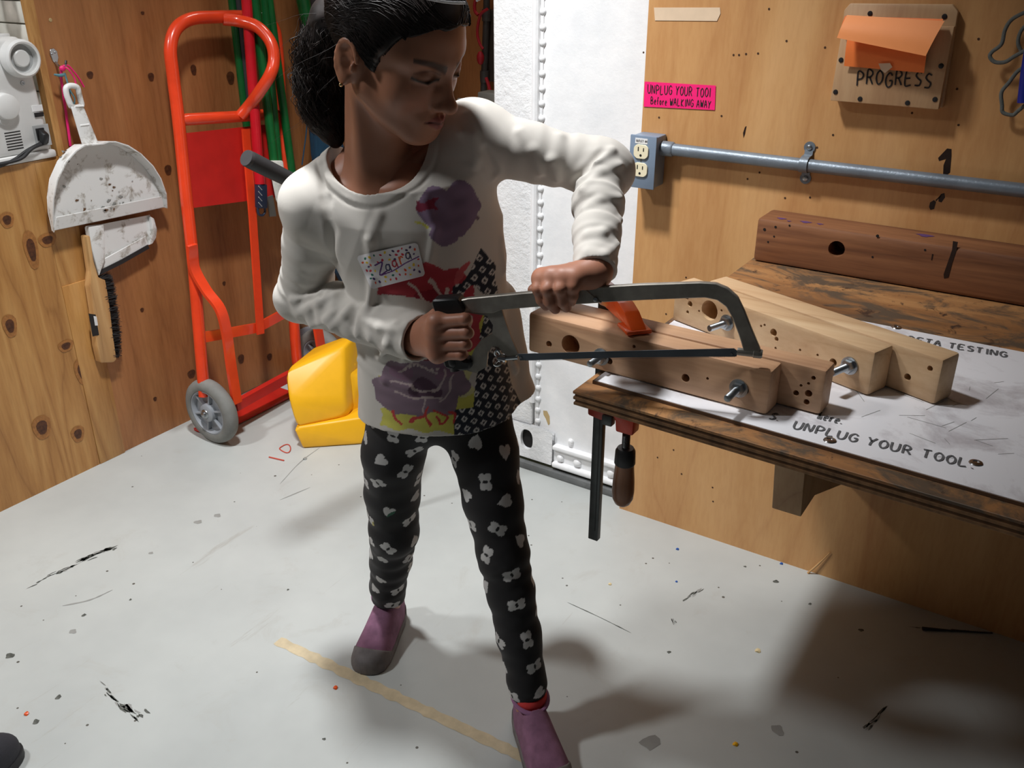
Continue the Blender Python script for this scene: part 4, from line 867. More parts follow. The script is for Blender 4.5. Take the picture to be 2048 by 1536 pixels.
# dark tall board and green roll behind the head
tb = thing('folded_board', 'tall charcoal and navy folded board against the wall behind the head', 'board', PU(680, 600, LW+.06))
obj('cover', MB().prism([PU(x, y, LW+.03) for x, y in ((590, -60), (602, 100), (612, 205), (650, 205), (655, -60))], (.03, 0, 0), .004), 'charcoal', tb)
obj('lower_panel', MB().prism([PU(x, y, LW+.03) for x, y in ((612, 205), (621, 310), (645, 440), (668, 545), (690, 590), (740, 590), (700, 400), (655, 205))], (.03, 0, 0), .004), 'teal_blue', tb)
obj('cord', MB().tube(smooth([PU(x, y, LW+.065) for x, y in ((616, 205), (613, 260), (608, 300), (604, 330))], 5), .002, 8), 'teal_blue', tb)
gr = thing('green_roll', 'bright green fabric roll high behind the head', 'roll', PU(612, 60, LW+.09))
obj('roll', MB().tube([PU(598, -80, LW+.09), PU(606, 0, LW+.09), PU(617, 62, LW+.09)], [.022, .021, .016], 14), 'green_paint', gr)

# ------------------------------------------------------------------ yellow tub and clutter by it
e1 = np.array([.976, .22]); e2 = np.array([-.22, .976])
def yb(x, y, z): return CW(x, y, z)
yt = thing('yellow_tub', 'yellow plastic mop tub standing on the floor behind the elbow', 'tub', yb(-.5, 2.4, 0))
A = np.array([-.602, 2.330])
def yq(s, t, z): p = A+e1*s+e2*t; return yb(p[0], p[1], z)
TL_, TR_, mL, mR, lL, lR, bLb, bRb = PY(567, 742, 2.385), PY(688, 692, 2.47), PY(580, 800, 2.335), PY(690, 796, 2.385), PY(591, 857, 2.325), PY(697, 834, 2.375), PZ(605, 897, .001), PZ(700, 888, .001)
bk_ = FH*.17+RX*.03
obj('upper_shell', MB().hull([TL_, TR_, mL, mR, lL, lR]+[p+bk_ for p in (TL_+RX*.02, TR_-FH*.05, mL, mR, lL, lR)], .012, 3), 'yellow_plastic', yt)
obj('lower_shell', MB().hull([lL-RX*.006-FH*.004+np.array([0, 0, .004]), lR-FH*.006+RX*.05+np.array([0, 0, .004]), bLb, bRb+RX*.05]+[p+bk_ for p in (lL, lR+RX*.05, bLb, bRb+RX*.05)], .007, 3), 'yellow_plastic', yt)
obj('side_shell', MB().hull([PY(692, 745, 2.45), PY(722, 752, 2.47), PY(728, 840, 2.44), PY(695, 838, 2.40)]+[p+FH*.12 for p in (PY(692, 745, 2.45), PY(722, 752, 2.47), PY(728, 840, 2.44), PY(695, 838, 2.40))], .008, 2), 'yellow_plastic', yt)
obj('spout', MB().hull([PY(x, y, Y) for x, y, Y in ((655, 705, 2.53), (660, 682, 2.55), (676, 690, 2.55), (700, 712, 2.52), (712, 725, 2.5), (710, 760, 2.48), (680, 745, 2.48))], .006, 2), 'yellow_plastic', yt)
rd = thing('red_plastic_tray', 'translucent red plastic tray on the floor behind the hand truck', 'tray', PU(605, 712, LW+.14))
obj('tray', MB().hull([PU(x, y, LW+u_) for u_ in (.012, .05) for x, y in ((583, 716), (598, 708), (620, 711), (636, 718), (630, 740), (586, 746))], .008, 2), 'truck_red', rd)
bk2 = thing('grey_reel', 'grey wheel-like reel in the shadow behind the hand truck', 'reel', PY(618, 705, 2.95))
obj('reel', MB().lathe([(.075, -.012), (.082, -.012), (.082, .012), (.075, .012), (.060, .006), (.02, .006), (.018, -.02), (.001, -.02)], PY(626, 700, 2.9), (.4, -1, .1), 32), 'wheel_grey', bk2)

# ------------------------------------------------------------------ far end: pipe, cables, panel, vise, blue strip
fv_ = FARV-.06
pp = thing('vertical_pipe', 'grey vertical pipe on the far plywood wall beside the white post', 'pipe', PV(968, 200, fv_))
obj('pipe', MB().tube([PV(975, -60, fv_), PV(972, 60, fv_), PV(966, 210, fv_)], .012, 12), 'pipe_grey', pp)
for (x, y) in ((973, 30), (969, 153)): obj('coupling', MB().lathe([(.016, -.02), (.017, 0), (.016, .02)], PV(x, y, fv_), (0, 0, 1), 14), 'pipe_grey', pp)
pn = thing('electrical_cabinet', 'dark brown cabinet behind the pipe at the far wall', 'cabinet', PV(982, 160, FARV-.03))
obj('cabinet_body', MB().box((PV(972, 30, FARV-.03)[0], FARV-.045, PV(980, 162, FARV-.03)[2]), (PV(1010, 30, FARV-.03)[0], FARV-.003, PV(980, 20, FARV-.03)[2]), .003), 'machine_dark', pn)
cb = thing('red_cable', 'red cable looped round the far pipe', 'cable', PV(960, 100, fv_))
obj('loop', MB().tube(smooth([PV(x, y, FARV-.1) for x, y in ((975, 18), (962, 28), (956, 50), (955, 70), (960, 88), (966, 98))], 6), .005, 8), 'cable_red', cb)
obj('upper_loop', MB().tube(smooth([PV(x, y, FARV-.09) for x, y in ((958, -10), (950, 5), (950, 22), (956, 30))], 6), .006, 8), 'cable_red', cb)
obj('lower_run', MB().tube(smooth([PV(x, y, FARV-.09) for x, y in ((972, 155), (977, 170), (981, 186))], 4), .006, 8), 'cable_red', cb)
obj('bulge', MB().ball(PV(961, 116, FARV-.1), (.014, .014, .024), 10), 'cable_red', cb)
vz = thing('bench_vise', 'grey metal tool part just visible above the raised shoulder', 'vise', PV(975, 212, 2.37)*[1, 1, 0])
obj('jaw', MB().box(tuple(PV(955, 212, 2.34)), tuple(PV(1000, 188, 2.34)+np.array([0, .06, 0])), .004), 'vise_grey', vz)
vj = PV(975, 212, 2.37); obj('stand', MB().box((vj[0]-.03, vj[1]-.03, .0), (vj[0]+.03, vj[1]+.03, vj[2]+.004), .003), 'vise_grey', vz)
obj('spindle', MB().tube([PV(918, 204, 2.34), PV(935, 203, 2.34), PV(960, 202, 2.34)], [.012, .008, .010], 10), 'vise_grey', vz)
bs_ = thing('blue_strip', 'narrow blue strip standing at the far wall behind the nose', 'strip', PV(903, 205, FARV-.05))
obj('strip', MB().prism([PV(x, y, FARV-.02) for x, y in ((898, 145), (904, 152), (908, 215), (896, 215))], (0, -.02, 0)), 'teal_blue', bs_)
# ------------------------------------------------------------------ soft-surface modelling on a voxel grid
class Field:
    def __init__(s, lo, hi, h):
        s.h = h; s.lo = np.asarray(lo, float); s.n = np.ceil((np.asarray(hi)-s.lo)/h).astype(int)+1
        s.a = np.full(tuple(s.n), 1.0, np.float32)
    def box(s, lo, hi):
        i0 = np.clip(np.floor((np.asarray(lo)-s.lo)/s.h).astype(int), 0, s.n-1); i1 = np.clip(np.ceil((np.asarray(hi)-s.lo)/s.h).astype(int)+1, 1, s.n)
        sl = tuple(slice(a, b) for a, b in zip(i0, i1))
        X, Y, Z = [(s.lo[k]+s.h*np.arange(i0[k], i1[k])).astype(np.float32) for k in range(3)]
        return sl, X[:, None, None], Y[None, :, None], Z[None, None, :]
    def smin(s, sl, d, k):
        a = s.a[sl]
        if k <= 0: s.a[sl] = np.minimum(a, d); return
        h = np.clip(.5+.5*(d-a)/k, 0, 1); s.a[sl] = d*(1-h)+a*h-k*h*(1-h)
    def smax(s, sl, d, k):
        a = s.a[sl]
        if k <= 0: s.a[sl] = np.maximum(a, d); return
        h = np.clip(.5-.5*(d-a)/k, 0, 1); s.a[sl] = d*(1-h)+a*h+k*h*(1-h)
    def cone(s, p, q, r1, r2, k=.01, mod=None, sub=False):
        p = np.asarray(p, float); q = np.asarray(q, float); m = max(r1, r2)+max(k, .004)+.012
        sl, X, Y, Z = s.box(np.minimum(p, q)-m, np.maximum(p, q)+m)
        if 0 in s.a[sl].shape: return
        e = q-p; L2 = e@e+1e-12
        t = np.clip(((X-p[0])*e[0]+(Y-p[1])*e[1]+(Z-p[2])*e[2])/L2, 0, 1)
        dx, dy, dz = X-p[0]-t*e[0], Y-p[1]-t*e[1], Z-p[2]-t*e[2]
        d = np.sqrt(dx*dx+dy*dy+dz*dz)-(r1+t*(r2-r1))
        if mod is not None: d = d-mod(t, dx, dy, dz)
        if sub: s.smax(sl, -d, k)
        else: s.smin(sl, d.astype(np.float32), k)
    def chain(s, P, R, k=.01, k2=None):
        for i in range(len(P)-1): s.cone(P[i], P[i+1], R[i], R[i+1], k if i == 0 else (k2 or k))
    def ell(s, c, r, k=.01, A=None, sub=False):
        """ellipsoid; rows of A are its axes"""
        c = np.asarray(c, float); r = np.asarray(r, float)*np.ones(3); A = np.eye(3) if A is None else np.asarray(A)
        m = r.max()+k+.01; sl, X, Y, Z = s.box(c-m, c+m)
        if 0 in s.a[sl].shape: return
        x, y, z = X-c[0], Y-c[1], Z-c[2]
        l = [A[i][0]*x+A[i][1]*y+A[i][2]*z for i in range(3)]
        k0 = np.sqrt(sum((l[i]/r[i])**2 for i in range(3))); k1 = np.sqrt(sum((l[i]/r[i]**2)**2 for i in range(3)))+1e-9
        d = k0*(k0-1)/k1
        if sub: s.smax(sl, -d, k)
        else: s.smin(sl, d.astype(np.float32), k)
    def sections(s, C, a, b, k=.01, grow=0., cap=True, zlo=None, zhi=None, sub=False):
        """stack of ellipses, axes along the viewer's right / forward; C bottom to top"""
        C = np.asarray(C); a = np.asarray(a)+grow; b = np.asarray(b)+grow; m = max(a.max(), b.max())+k+.02
        zlo = C[0][2] if zlo is None else zlo; zhi = C[-1][2] if zhi is None else zhi
        lo = C.min(0)-m; hi = C.max(0)+m; lo[2] = zlo-k-.02; hi[2] = zhi+k+.02
        sl, X, Y, Z = s.box(lo, hi); zz = Z.ravel()
        f = lambda v: np.interp(zz, C[:, 2], v)[None, None, :].astype(np.float32)
        cx, cy, aa, bb = f(C[:, 0]), f(C[:, 1]), f(a), f(b)
        px = (X-cx)*RX[0]+(Y-cy)*RX[1]; py = (X-cx)*FH[0]+(Y-cy)*FH[1]
        k0 = np.sqrt((px/aa)**2+(py/bb)**2); k1 = np.sqrt((px/aa**2)**2+(py/bb**2)**2)+1e-9
        d = k0*(k0-1)/k1
        if cap: d = np.maximum(d, np.maximum(zlo-Z, Z-zhi))
        if sub: s.smax(sl, -d, k)
        else: s.smin(sl, d.astype(np.float32), k)
    def at(s, P):
        P = np.atleast_2d(P); i = np.clip(np.round((P-s.lo)/s.h).astype(int), 0, s.n-1); return s.a[i[:, 0], i[:, 1], i[:, 2]]
    def hit(s, x, y):
        r = ray(x, y); r = r/np.linalg.norm(r); t = np.arange(.6, 2.2, s.h*.7); P = EYE+t[:, None]*r
        ok = np.all((P > s.lo) & (P < s.lo+s.h*(s.n-1)), 1); v = np.where(ok, s.at(P), 1.)
        j = np.argmax(v < 0); return P[j] if v[j] < 0 else None
    def net(s):
        a = s.a; ins = a < 0; n = s.n
        c = np.zeros(tuple(n-1), np.uint8)
        for i in (0, 1):
            for j in (0, 1):
                for k in (0, 1): c += ins[i:n[0]-1+i, j:n[1]-1+j, k:n[2]-1+k]
        act = (c > 0) & (c < 8); idx = np.argwhere(act); vid = np.full(act.shape, -1, np.int64); vid[act] = np.arange(len(idx))
        P = np.zeros((len(idx), 3)); cnt = np.zeros(len(idx))
        cor = np.array([[i, j, k] for i in (0, 1) for j in (0, 1) for k in (0, 1)])
        val = np.stack([a[idx[:, 0]+q[0], idx[:, 1]+q[1], idx[:, 2]+q[2]] for q in cor], 1)
        for p in range(8):
            for q in range(p+1, 8):
                if np.abs(cor[p]-cor[q]).sum() != 1: continue
                m = (val[:, p] < 0) != (val[:, q] < 0)
                t = val[m, p]/(val[m, p]-val[m, q]); P[m] += cor[p]+t[:, None]*(cor[q]-cor[p]); cnt[m] += 1
        V = s.lo+s.h*(idx+P/cnt[:, None])
        F = []
        for ax in range(3):
            o = [x for x in range(3) if x != ax]
            s0 = [slice(None)]*3; s1 = [slice(None)]*3; s0[ax] = slice(0, n[ax]-1); s1[ax] = slice(1, n[ax])
            A_, B_ = ins[tuple(s0)], ins[tuple(s1)]; e = np.argwhere(A_ != B_)
            e = e[(e[:, o[0]] > 0) & (e[:, o[1]] > 0) & (e[:, o[0]] < n[o[0]]-1) & (e[:, o[1]] < n[o[1]]-1)]
            g = lambda d0, d1: vid[tuple((e[:, k]-(d0 if k == o[0] else d1 if k == o[1] else 0)) for k in range(3))]
            q = np.stack([g(1, 1), g(0, 1), g(0, 0), g(1, 0)], 1)
            fl = A_[e[:, 0], e[:, 1], e[:, 2]]
            if ax == 1: fl = ~fl
            q[~fl] = q[~fl][:, ::-1]; F.append(q)
        return V, np.concatenate(F)
def relax(V, F, it=2, w=.5):
    n = len(V); E_ = np.concatenate([F[:, [0, 1]], F[:, [1, 2]], F[:, [2, 3]], F[:, [3, 0]]])
    for _ in range(it):
        S = np.zeros_like(V); c = np.zeros(n)
        for k in range(3): S[:, k] = np.bincount(E_[:, 0], V[E_[:, 1], k], n)+np.bincount(E_[:, 1], V[E_[:, 0], k], n)
        c = np.bincount(E_[:, 0], minlength=n)+np.bincount(E_[:, 1], minlength=n)
        V = V*(1-w)+w*S/np.maximum(c, 1)[:, None]
    return V
def vnormals(V, F):
    n = np.cross(V[F[:, 2]]-V[F[:, 0]], V[F[:, 3]]-V[F[:, 1]]); N_ = np.zeros_like(V)
    for k in range(3):
        for j in range(4): N_[:, k] += np.bincount(F[:, j], n[:, k], len(V))
    return N_/(np.linalg.norm(N_, axis=1)[:, None]+1e-12)
def soft(name, V, F, m, parent, col=None, label=None, kind=None):
    org = np.array([V[:, 0].mean(), V[:, 1].mean(), V[:, 2].min()]); me = bpy.data.meshes.new(name)
    F = np.asarray(F); W_ = (V-org).astype(np.float32)
    me.vertices.add(len(V)); me.vertices.foreach_set('co', W_.ravel())
    me.loops.add(F.size); me.loops.foreach_set('vertex_index', F.ravel().astype(np.int32))
    me.polygons.add(len(F)); me.polygons.foreach_set('loop_start', (np.arange(len(F))*F.shape[1]).astype(np.int32))
    try: me.polygons.foreach_set('loop_total', np.full(len(F), F.shape[1], np.int32))
    except Exception: pass
    me.polygons.foreach_set('use_smooth', np.ones(len(F), bool)); me.update(calc_edges=True); me.validate()
    if col is not None:
        at_ = me.color_attributes.new('Col', 'FLOAT_COLOR', 'POINT'); c4 = np.ones((len(V), 4), np.float32); c4[:, :3] = col
        at_.data.foreach_set('color', c4.ravel())
    me.materials.append(MATS[m] if isinstance(m, str) else m)
    o = bpy.data.objects.new(name, me); COL.objects.link(o); o.parent = parent
    o.location = tuple(org-(worldloc(parent) if parent else 0))
    if label: o['label'] = label
    if kind: o['kind'] = kind
    return o
def join(parts):
    V = []; F = []; C_ = []; n = 0
    for v, f, c in parts: V.append(v); F.append(f+n); C_.append(c); n += len(v)
    return np.concatenate(V), np.concatenate(F), np.concatenate(C_)
def hash_noise(P, sc, seed=0):
    """cheap smooth noise from summed sines"""
    r = np.random.default_rng(seed); o = np.zeros(len(P))
    for k in range(7):
        d = r.normal(size=3); d /= np.linalg.norm(d); o += np.sin(P@d*sc*(.6+.25*k)+r.uniform(0, 6.28))
    return o/3.5
vcol('skin', .48, 0, .06, 700, .12, .45); vcol('cotton_print', .9, .15, .12, 1400); vcol('legging_print', .85, .1, .12, 1400); vcol('sticker_print', .5)
plain('hair_black', (34, 25, 22), .55, var=.3, vs=60, spec=.35); plain('shoe_purple', (142, 100, 126), .95, var=.14, vs=40, bmp=.35, bs=500); plain('shoe_grey', (116, 110, 110), .8, var=.12, vs=50, bmp=.2)
plain('sock_red', (214, 62, 60), .9); plain('shoe_lining', (150, 104, 140), .9)
plain('gold', (236, 200, 150), .15, 1.0); plain('magenta_plastic', (214, 40, 120), .3)

# ------------------------------------------------------------------ hacksaw plane
sA, sB = CW(-.105, 1.222, 0), CW(.335, 1.095, 0); sd_ = (sB-sA)/np.linalg.norm(sB-sA)
SN = np.cross(sd_, [0, 0, 1.]); SN = SN if SN@FH < 0 else -SN          # points to the viewer
def PS(x, y, off=0.): return PN(x, y, SN, sA@SN+off)

# ------------------------------------------------------------------ joints of the figure
RS, RE, RWr = PY(636, 412, 1.37), PY(608, 592, 1.44), PY(836, 676, 1.265)
LS, LE, LWr = PY(945, 276, 1.37), PY(1200, 338, 1.345), PY(1190, 545, 1.175)
NB = PY(756, 318, 1.385)
person = thing('person', 'child in printed white top and heart leggings holding a hacksaw at the bench', 'person', CW(-.11, 1.4, 0))
HS = .965; HC = PY(791, 101, 1.305)
psi, th = math.radians(54.5), math.radians(22.5)
fw = math.cos(psi)*(-FH)+math.sin(psi)*RX
hf = fw*math.cos(th)+np.array([0, 0, -math.sin(th)]); hu = fw*math.sin(th)+np.array([0, 0, math.cos(th)])
ha = np.cross(hu, hf)*1.0
# her left is +a: on the viewer's right when she faces the viewer
if ha@RX < 0: ha = -ha
roll = math.radians(5); ha, hu = ha*math.cos(roll)+hu*math.sin(roll), hu*math.cos(roll)-ha*math.sin(roll)
HA = np.stack([ha, hf, hu])
def HL(a, f_, c): return HC+HS*(a*ha+f_*hf+c*hu)
def tolocal(P): return ((P-HC)@HA.T)/HS

# ------------------------------------------------------------------ skin: head, neck, upper chest
def build_head():
    F_ = Field(HC-np.array([.17, .17, .24]), HC+np.array([.17, .17, .15]), .0019)
    E = lambda c, r, k, sub=False, A=None: F_.ell(HL(*c), np.array(r)*HS, k*HS, HA if A is None else A@HA, sub)
    Cn = lambda p, q, a, b, k, sub=False: F_.cone(HL(*p), HL(*q), a*HS, b*HS, k*HS, None, sub)
    E((0, -.012, .042), (.073, .092, .076), .01)
    E((0, .031, .036), (.064, .062, .064), .03)
    E((0, .034, -.030), (.054, .054, .066), .03)
    for s in (-1, 1):
        Cn((s*.050, .006, -.040), (s*.018, .068, -.084), .020, .014, .03)
        E((s*.036, .054, -.022), (.025, .024, .027), .02)
        Cn((s*.048, .062, .029), (s*.012, .084, .024), .010, .010, .018)
    E((0, .074, -.084), (.021, .017, .016), .02)
    E((0, .080, -.054), (.026, .016, .020), .02)
    for s in (-1, 1):
        E((s*.034, .092, .012), (.015, .011, .010), .012, True)
        E((s*.031, .0740, .0095), (.0155, .0135, .0125), .006)
        Cn((s*.018, .0885, .0050), (s*.031, .0903, .0015), .0010, .0012, .003); Cn((s*.031, .0903, .0015), (s*.044, .0815, .005), .0012, .0010, .003)
    Cn((0, .088, .016), (0, .108, -.026), .0072, .0090, .012)
    E((0, .1115, -.0285), (.0105, .0100, .0092), .008)
    for s in (-1, 1):
        E((s*.0115, .098, -.032), (.0072, .0090, .0068), .006)
        E((s*.0060, .1035, -.0395), (.0030, .0042, .0024), .002, True)
    for s in (-1, 1): E((s*.019, .0775, -.016), (.015, .0105, .020), .014); E((s*.0095, .0930, -.0185), (.0085, .0085, .0120), .008)
    for s in (-1, 1):
        Cn((0, .0985, -.0515), (s*.020, .0870, -.0560), .0062, .0030, .005)
        Cn((0, .0970, -.0605), (s*.018, .0865, -.0575), .0074, .0032, .005)
        Cn((0, .1050, -.0560), (s*.021, .0900, -.0570), .0012, .0010, .002, True)
    E((0, .104, -.0455), (.0035, .006, .006), .004, True)
    # ears
    t = math.radians(-14); tilt = np.array([[1, 0, 0], [0, math.cos(t), -math.sin(t)], [0, math.sin(t), math.cos(t)]])
    for s in (-1, 1):
        yw = math.radians(24)*s; rot = np.array([[math.cos(yw), math.sin(yw), 0], [-math.sin(yw), math.cos(yw), 0], [0, 0, 1]])
        A = tilt@rot; c0 = np.array([s*.074, -.012, -.007])
        E(c0, (.0085, .0195, .0300), .006, False, A)
        E(c0+(s*.004, -.003, -.025), (.006, .010, .011), .006)
        E(c0+(s*.011, .004, -.001), (.0080, .0100, .0150), .004, True, A)
        E(c0+(s*.012, -.002, .014), (.0070, .0105, .0085), .004, True, A)
        P = [c0+(s*.006+(.002*s if 1 else 0), -.018*math.cos(q)*1.02, .029*math.sin(q)) for q in np.linspace(-.9, 2.9, 12)]
        P = [c0+np.array([s*.006, 0, 0])+np.array(((p-c0)@np.eye(3))*np.array([0, 1, 1])) for p in P]
        for i in range(11): Cn(P[i], P[i+1], .0034, .0034, .004)
        E(c0+(s*.006, .012, -.004), (.0045, .004, .007), .004)
    # neck and shoulders
    j = HL(0, -.022, -.045)
    F_.cone(j, NB+np.array([0, 0, -.01]), .046, .050, .02)
    F_.cone(HL(0, .0, -.06), NB-FH*.028+np.array([0, 0, -.02]), .036, .040, .02)
    # sterno muscle ridges and collar bones
    F_.cone(HL(-.05, -.02, -.03), NB-FH*.052+RX*-.012+np.array([0, 0, -.030]), .012, .009, .014)
    F_.cone(NB+np.array([0, 0, -.042]), RS+np.array([0, 0, -.004]), .046, .032, .03)
    F_.cone(NB+np.array([0, 0, -.042]), LS+np.array([0, 0, -.012]), .046, .032, .03)
    ch = PY(800, 400, 1.375); F_.ell(ch+np.array([0, 0, -.03]), (.105, .070, .10), .03, np.stack([RX, FH, [0, 0, 1]]))
    for s, S_ in ((-1, RS), (1, LS)):
        a = NB-FH*.056+s*RX*.012+np.array([0, 0, -.044]); b = (S_*.62+NB*.38)-FH*.038+np.array([0, 0, .010]); F_.cone(a, b, .0075, .0065, .014)
    V, Q = F_.net(); V = relax(V, Q, 2, .35); L = tolocal(V)
    base = np.array(lin((166, 114, 88))); col = np.tile(base, (len(V), 1))
    col *= (1+.05*hash_noise(V, 60, 3))[:, None]
    def blend(mask, c): col[:] = col*(1-mask[:, None])+np.array(lin(c))*mask[:, None]
    sm = lambda x, a, b: np.clip((x-a)/(b-a), 0, 1)
    a, f_, c = L[:, 0], L[:, 1], L[:, 2]; aa = np.abs(a)
    ck = np.exp(-(((aa-.036)/.02)**2+((c+.028)/.018)**2))*(f_ > .03); blend(.18*ck, (190, 104, 84))
    front = (f_ > .055)
    # lips
    lipd = (aa/.0225)**2+((c+.0562)/(.0105*np.clip(1-(aa/.026)**2, .15, 1)))**2
    blend(.75*sm(lipd, 1.15, .75)*(f_ > .08), (150, 74, 70)); blend(.8*np.exp(-((c+.0563)/.0014)**2)*(aa < .022)*(f_ > .078), (64, 24, 24))
    # brows
    xb = np.clip((aa-.011)/.040, 0, 1); yb_ = .0215+.0190*xb-.0085*xb*xb
    wb_ = .0074*(1-.5*xb)
    blend(.88*sm(np.abs(c-yb_)/wb_, 1.2, .55)*((aa > .009) & (aa < .053) & (f_ > .045)), (34, 22, 18))
    # lids and lashes (eyes cast down)
    ey = ((aa-.031)/.0175)**2
    blend(.35*np.exp(-ey*1.2-((c-.011)/.010)**2)*front, (112, 70, 56))
    arc = .0032+.0055*ey*.6
    blend(.96*np.exp(-((c-arc)/.0027)**2)*(ey < 1.05)*front, (16, 10, 10))
    blend(.5*np.exp(-((c-(.0175-.004*ey))/.0012)**2)*(ey < 1.0)*front, (84, 50, 40))
    blend(.35*np.exp(-((c+.003)/.003)**2)*(ey < .9)*front, (128, 80, 66))
    return V, Q, col
def hand_skin(V, seed):
    base = np.array(lin((172, 118, 94))); c = np.tile(base, (len(V), 1)); c *= (1+.06*hash_noise(V, 90, seed))[:, None]; return c
def build_right_hand():
    c = PS(905, 675); F_ = Field(c-.12, c+.12, .00135)
    ys = (641, 665, 688, 709); mc = []
    for i, y in enumerate(ys):
        K = PS(870+[4, 0, 0, 5][i], y+[2, 1, 0, -1][i], .016); mc.append(K)
        pip = PS(928+[2, 5, 2, -6][i], y+[-3, 0, 1, 1][i], .023-[0, 0, .001, .002][i]); dip = PS(934+[0, 3, 0, -6][i], y+1, -.004); tip = PS(912, y+1, -.014)
        r = [.0086, .0088, .0083, .0074][i]
        F_.cone(K, pip, r*1.12, r, .0035); F_.cone(pip, dip, r, r*.92, .0025); F_.cone(dip, tip, r*.9, r*.82, .002)
        F_.ell(K+SN*.004, (.0085, .0085, .0085), .006)
    w = RWr
    for i, K in enumerate(mc): F_.cone(w+np.array([0, 0, .008-.005*i]), K, .0165, .0115, .012)
    F_.cone(mc[0], mc[3], .011, .010, .008)
    t0 = w+np.array([0, 0, .010])-SN*.012; t1 = PS(872, 632, -.020); t2 = PS(905, 630, -.022); t3 = PS(925, 640, -.018)
    F_.cone(t0, t1, .014, .011, .01); F_.cone(t1, t2, .0105, .009, .003); F_.cone(t2, t3, .009, .0078, .003)
    F_.cone(w, w+(RE-RWr)*.30, .0215, .024, .012)
    V, Q = F_.net(); return relax(V, Q, 2, .4), Q
def build_left_hand():
    c = PS(1120, 580); F_ = Field(c-.13, c+.13, .00135)
    M = [PS(1084, 557, .004), PS(1103, 555, .010), PS(1127, 556, .013), PS(1150, 558, .012)]
    Pp = [PS(1077, 578, .017), PS(1096, 578, .025), PS(1121, 578, .026), PS(1146, 574, .022)]
    D = [PS(1083, 600, .016), PS(1100, 604, .022), PS(1125, 603, .022), PS(1146, 592, .020)]
    T = [PS(1092, 612, .011), PS(1111, 618, .012), PS(1133, 615, .012), PS(1143, 604, .013)]
    for i in range(4):
        r = [.0080, .0086, .0084, .0074][i]
        F_.cone(M[i], Pp[i], r*1.1, r, .003); F_.cone(Pp[i], D[i], r, r*.95, .0022); F_.cone(D[i], T[i], r*.95, r*.82, .002)
        F_.ell(M[i]+np.array([0, 0, .002]), .009, .006); F_.ell(Pp[i]+SN*.001, r*1.06, .003)
    w = LWr
    for i in range(4): F_.cone(w+SN*(.004-.003*i)+np.array([0, 0, -.004+.003*i]), M[i], .0165, .0118, .012)
    F_.cone(M[0], M[3], .0105, .0105, .008)
    t0 = w*.5+M[0]*.5-SN*.018; t1 = PS(1090, 574, -.014); t2 = PS(1072, 578, -.014); t3 = PS(1066, 580, -.010)
    F_.cone(w*.8+M[0]*.2-SN*.008, t0, .014, .012, .01); F_.cone(t0, t1, .0115, .0095, .004); F_.cone(t1, t2, .009, .0085, .003); F_.cone(t2, t3, .0085, .0075, .003)
    F_.cone(w, w+(LE-LWr)*.30, .0205, .023, .012)
    V, Q = F_.net(); return relax(V, Q, 2, .4), Q
# torso sections shared by skin and top (bottom to top)
TS = [(878, 866, 160, 1.395, .098), (872, 780, 155, 1.39, .094), (862, 690, 148, 1.385, .088), (854, 600, 158, 1.38, .088), (846, 510, 166, 1.375, .090), (832, 430, 168, 1.37, .090), (815, 365, 140, 1.37, .080)]
TC = np.array([PY(x, y, Y) for x, y, w, Y, d in TS]); TAx = np.array([w*np.dot(PY(x, y, Y)-EYE, FH*CP-np.array([0, 0, SP]))/FPX for x, y, w, Y, d in TS]); TB = np.array([d for *_, d in TS])
LEG_R = [PY(812, 800, 1.40), PY(787, 905, 1.415), PY(785, 985, 1.445), PY(788, 1060, 1.462), PY(781, 1120, 1.505), PY(776, 1170, 1.53), PY(779, 1222, 1.555)]
RAD_R = [.062, .0545, .0495, .0455, .0400, .0350, .0325]
LEG_L = [PY(944, 800, 1.40), PY(970, 905, 1.365), PY(986, 1000, 1.345), PY(1006, 1105, 1.325), PY(1020, 1180, 1.305), PY(1038, 1270, 1.290), PY(1054, 1360, 1.272), PY(1060, 1412, 1.262)]
RAD_L = [.062, .0555, .0500, .0440, .0410, .0385, .0335, .0315]
def build_core():
    F_ = Field(CW(-.1, 1.4, .62)-np.array([.5, .5, .66]), CW(-.1, 1.4, .62)+np.array([.5, .5, .50]), .006)
    F_.sections(TC[1:], (TAx*.78)[1:], (TB*.76)[1:], .02)
    F_.ell(PY(872, 800, 1.40), (.085, .062, .07), .03, np.stack([RX, FH, [0, 0, 1]]))
    F_.cone(NB, TC[-1], .045, .06, .03); F_.chain([NB, RS, RE, RWr], [.04, .036, .028, .018], .02); F_.chain([NB, LS, LE, LWr], [.04, .036, .026, .017], .02)
    F_.chain(LEG_R, [r-.010 for r in RAD_R], .008); F_.chain(LEG_L, [r-.010 for r in RAD_L], .008)
    for k, (a_, t_) in enumerate(((LEG_R[-1], PZ(728, 1338, .03)), (LEG_L[-1], PZ(1105, 1545, .03)))):
        F_.cone(a_, a_*np.array([1, 1, 0])+np.array([0, 0, .035]), .024, .026, .01); F_.cone(a_*np.array([1, 1, 0])+np.array([0, 0, .032]), a_*[.45, .45, 0]+t_*[.55, .55, 0]+np.array([0, 0, .026]), .020, .014, .008)
    return F_.net()
hV, hQ, hCol = build_head()
rV, rQ = build_right_hand(); lV, lQ = build_left_hand(); cV, cQ = build_core()
bV, bQ, bC = join([(hV, hQ, hCol), (rV, rQ, hand_skin(rV, 1)), (lV, lQ, hand_skin(lV, 2)), (cV, cQ, hand_skin(cV, 3))])
body = soft('body', bV, bQ, 'skin', person, bC)
e_p = HL(-.0850, -.011, -.0395)
obj('earring', MB().ball(e_p, .0028, 12), 'gold', person, 'tiny gold ear stud')

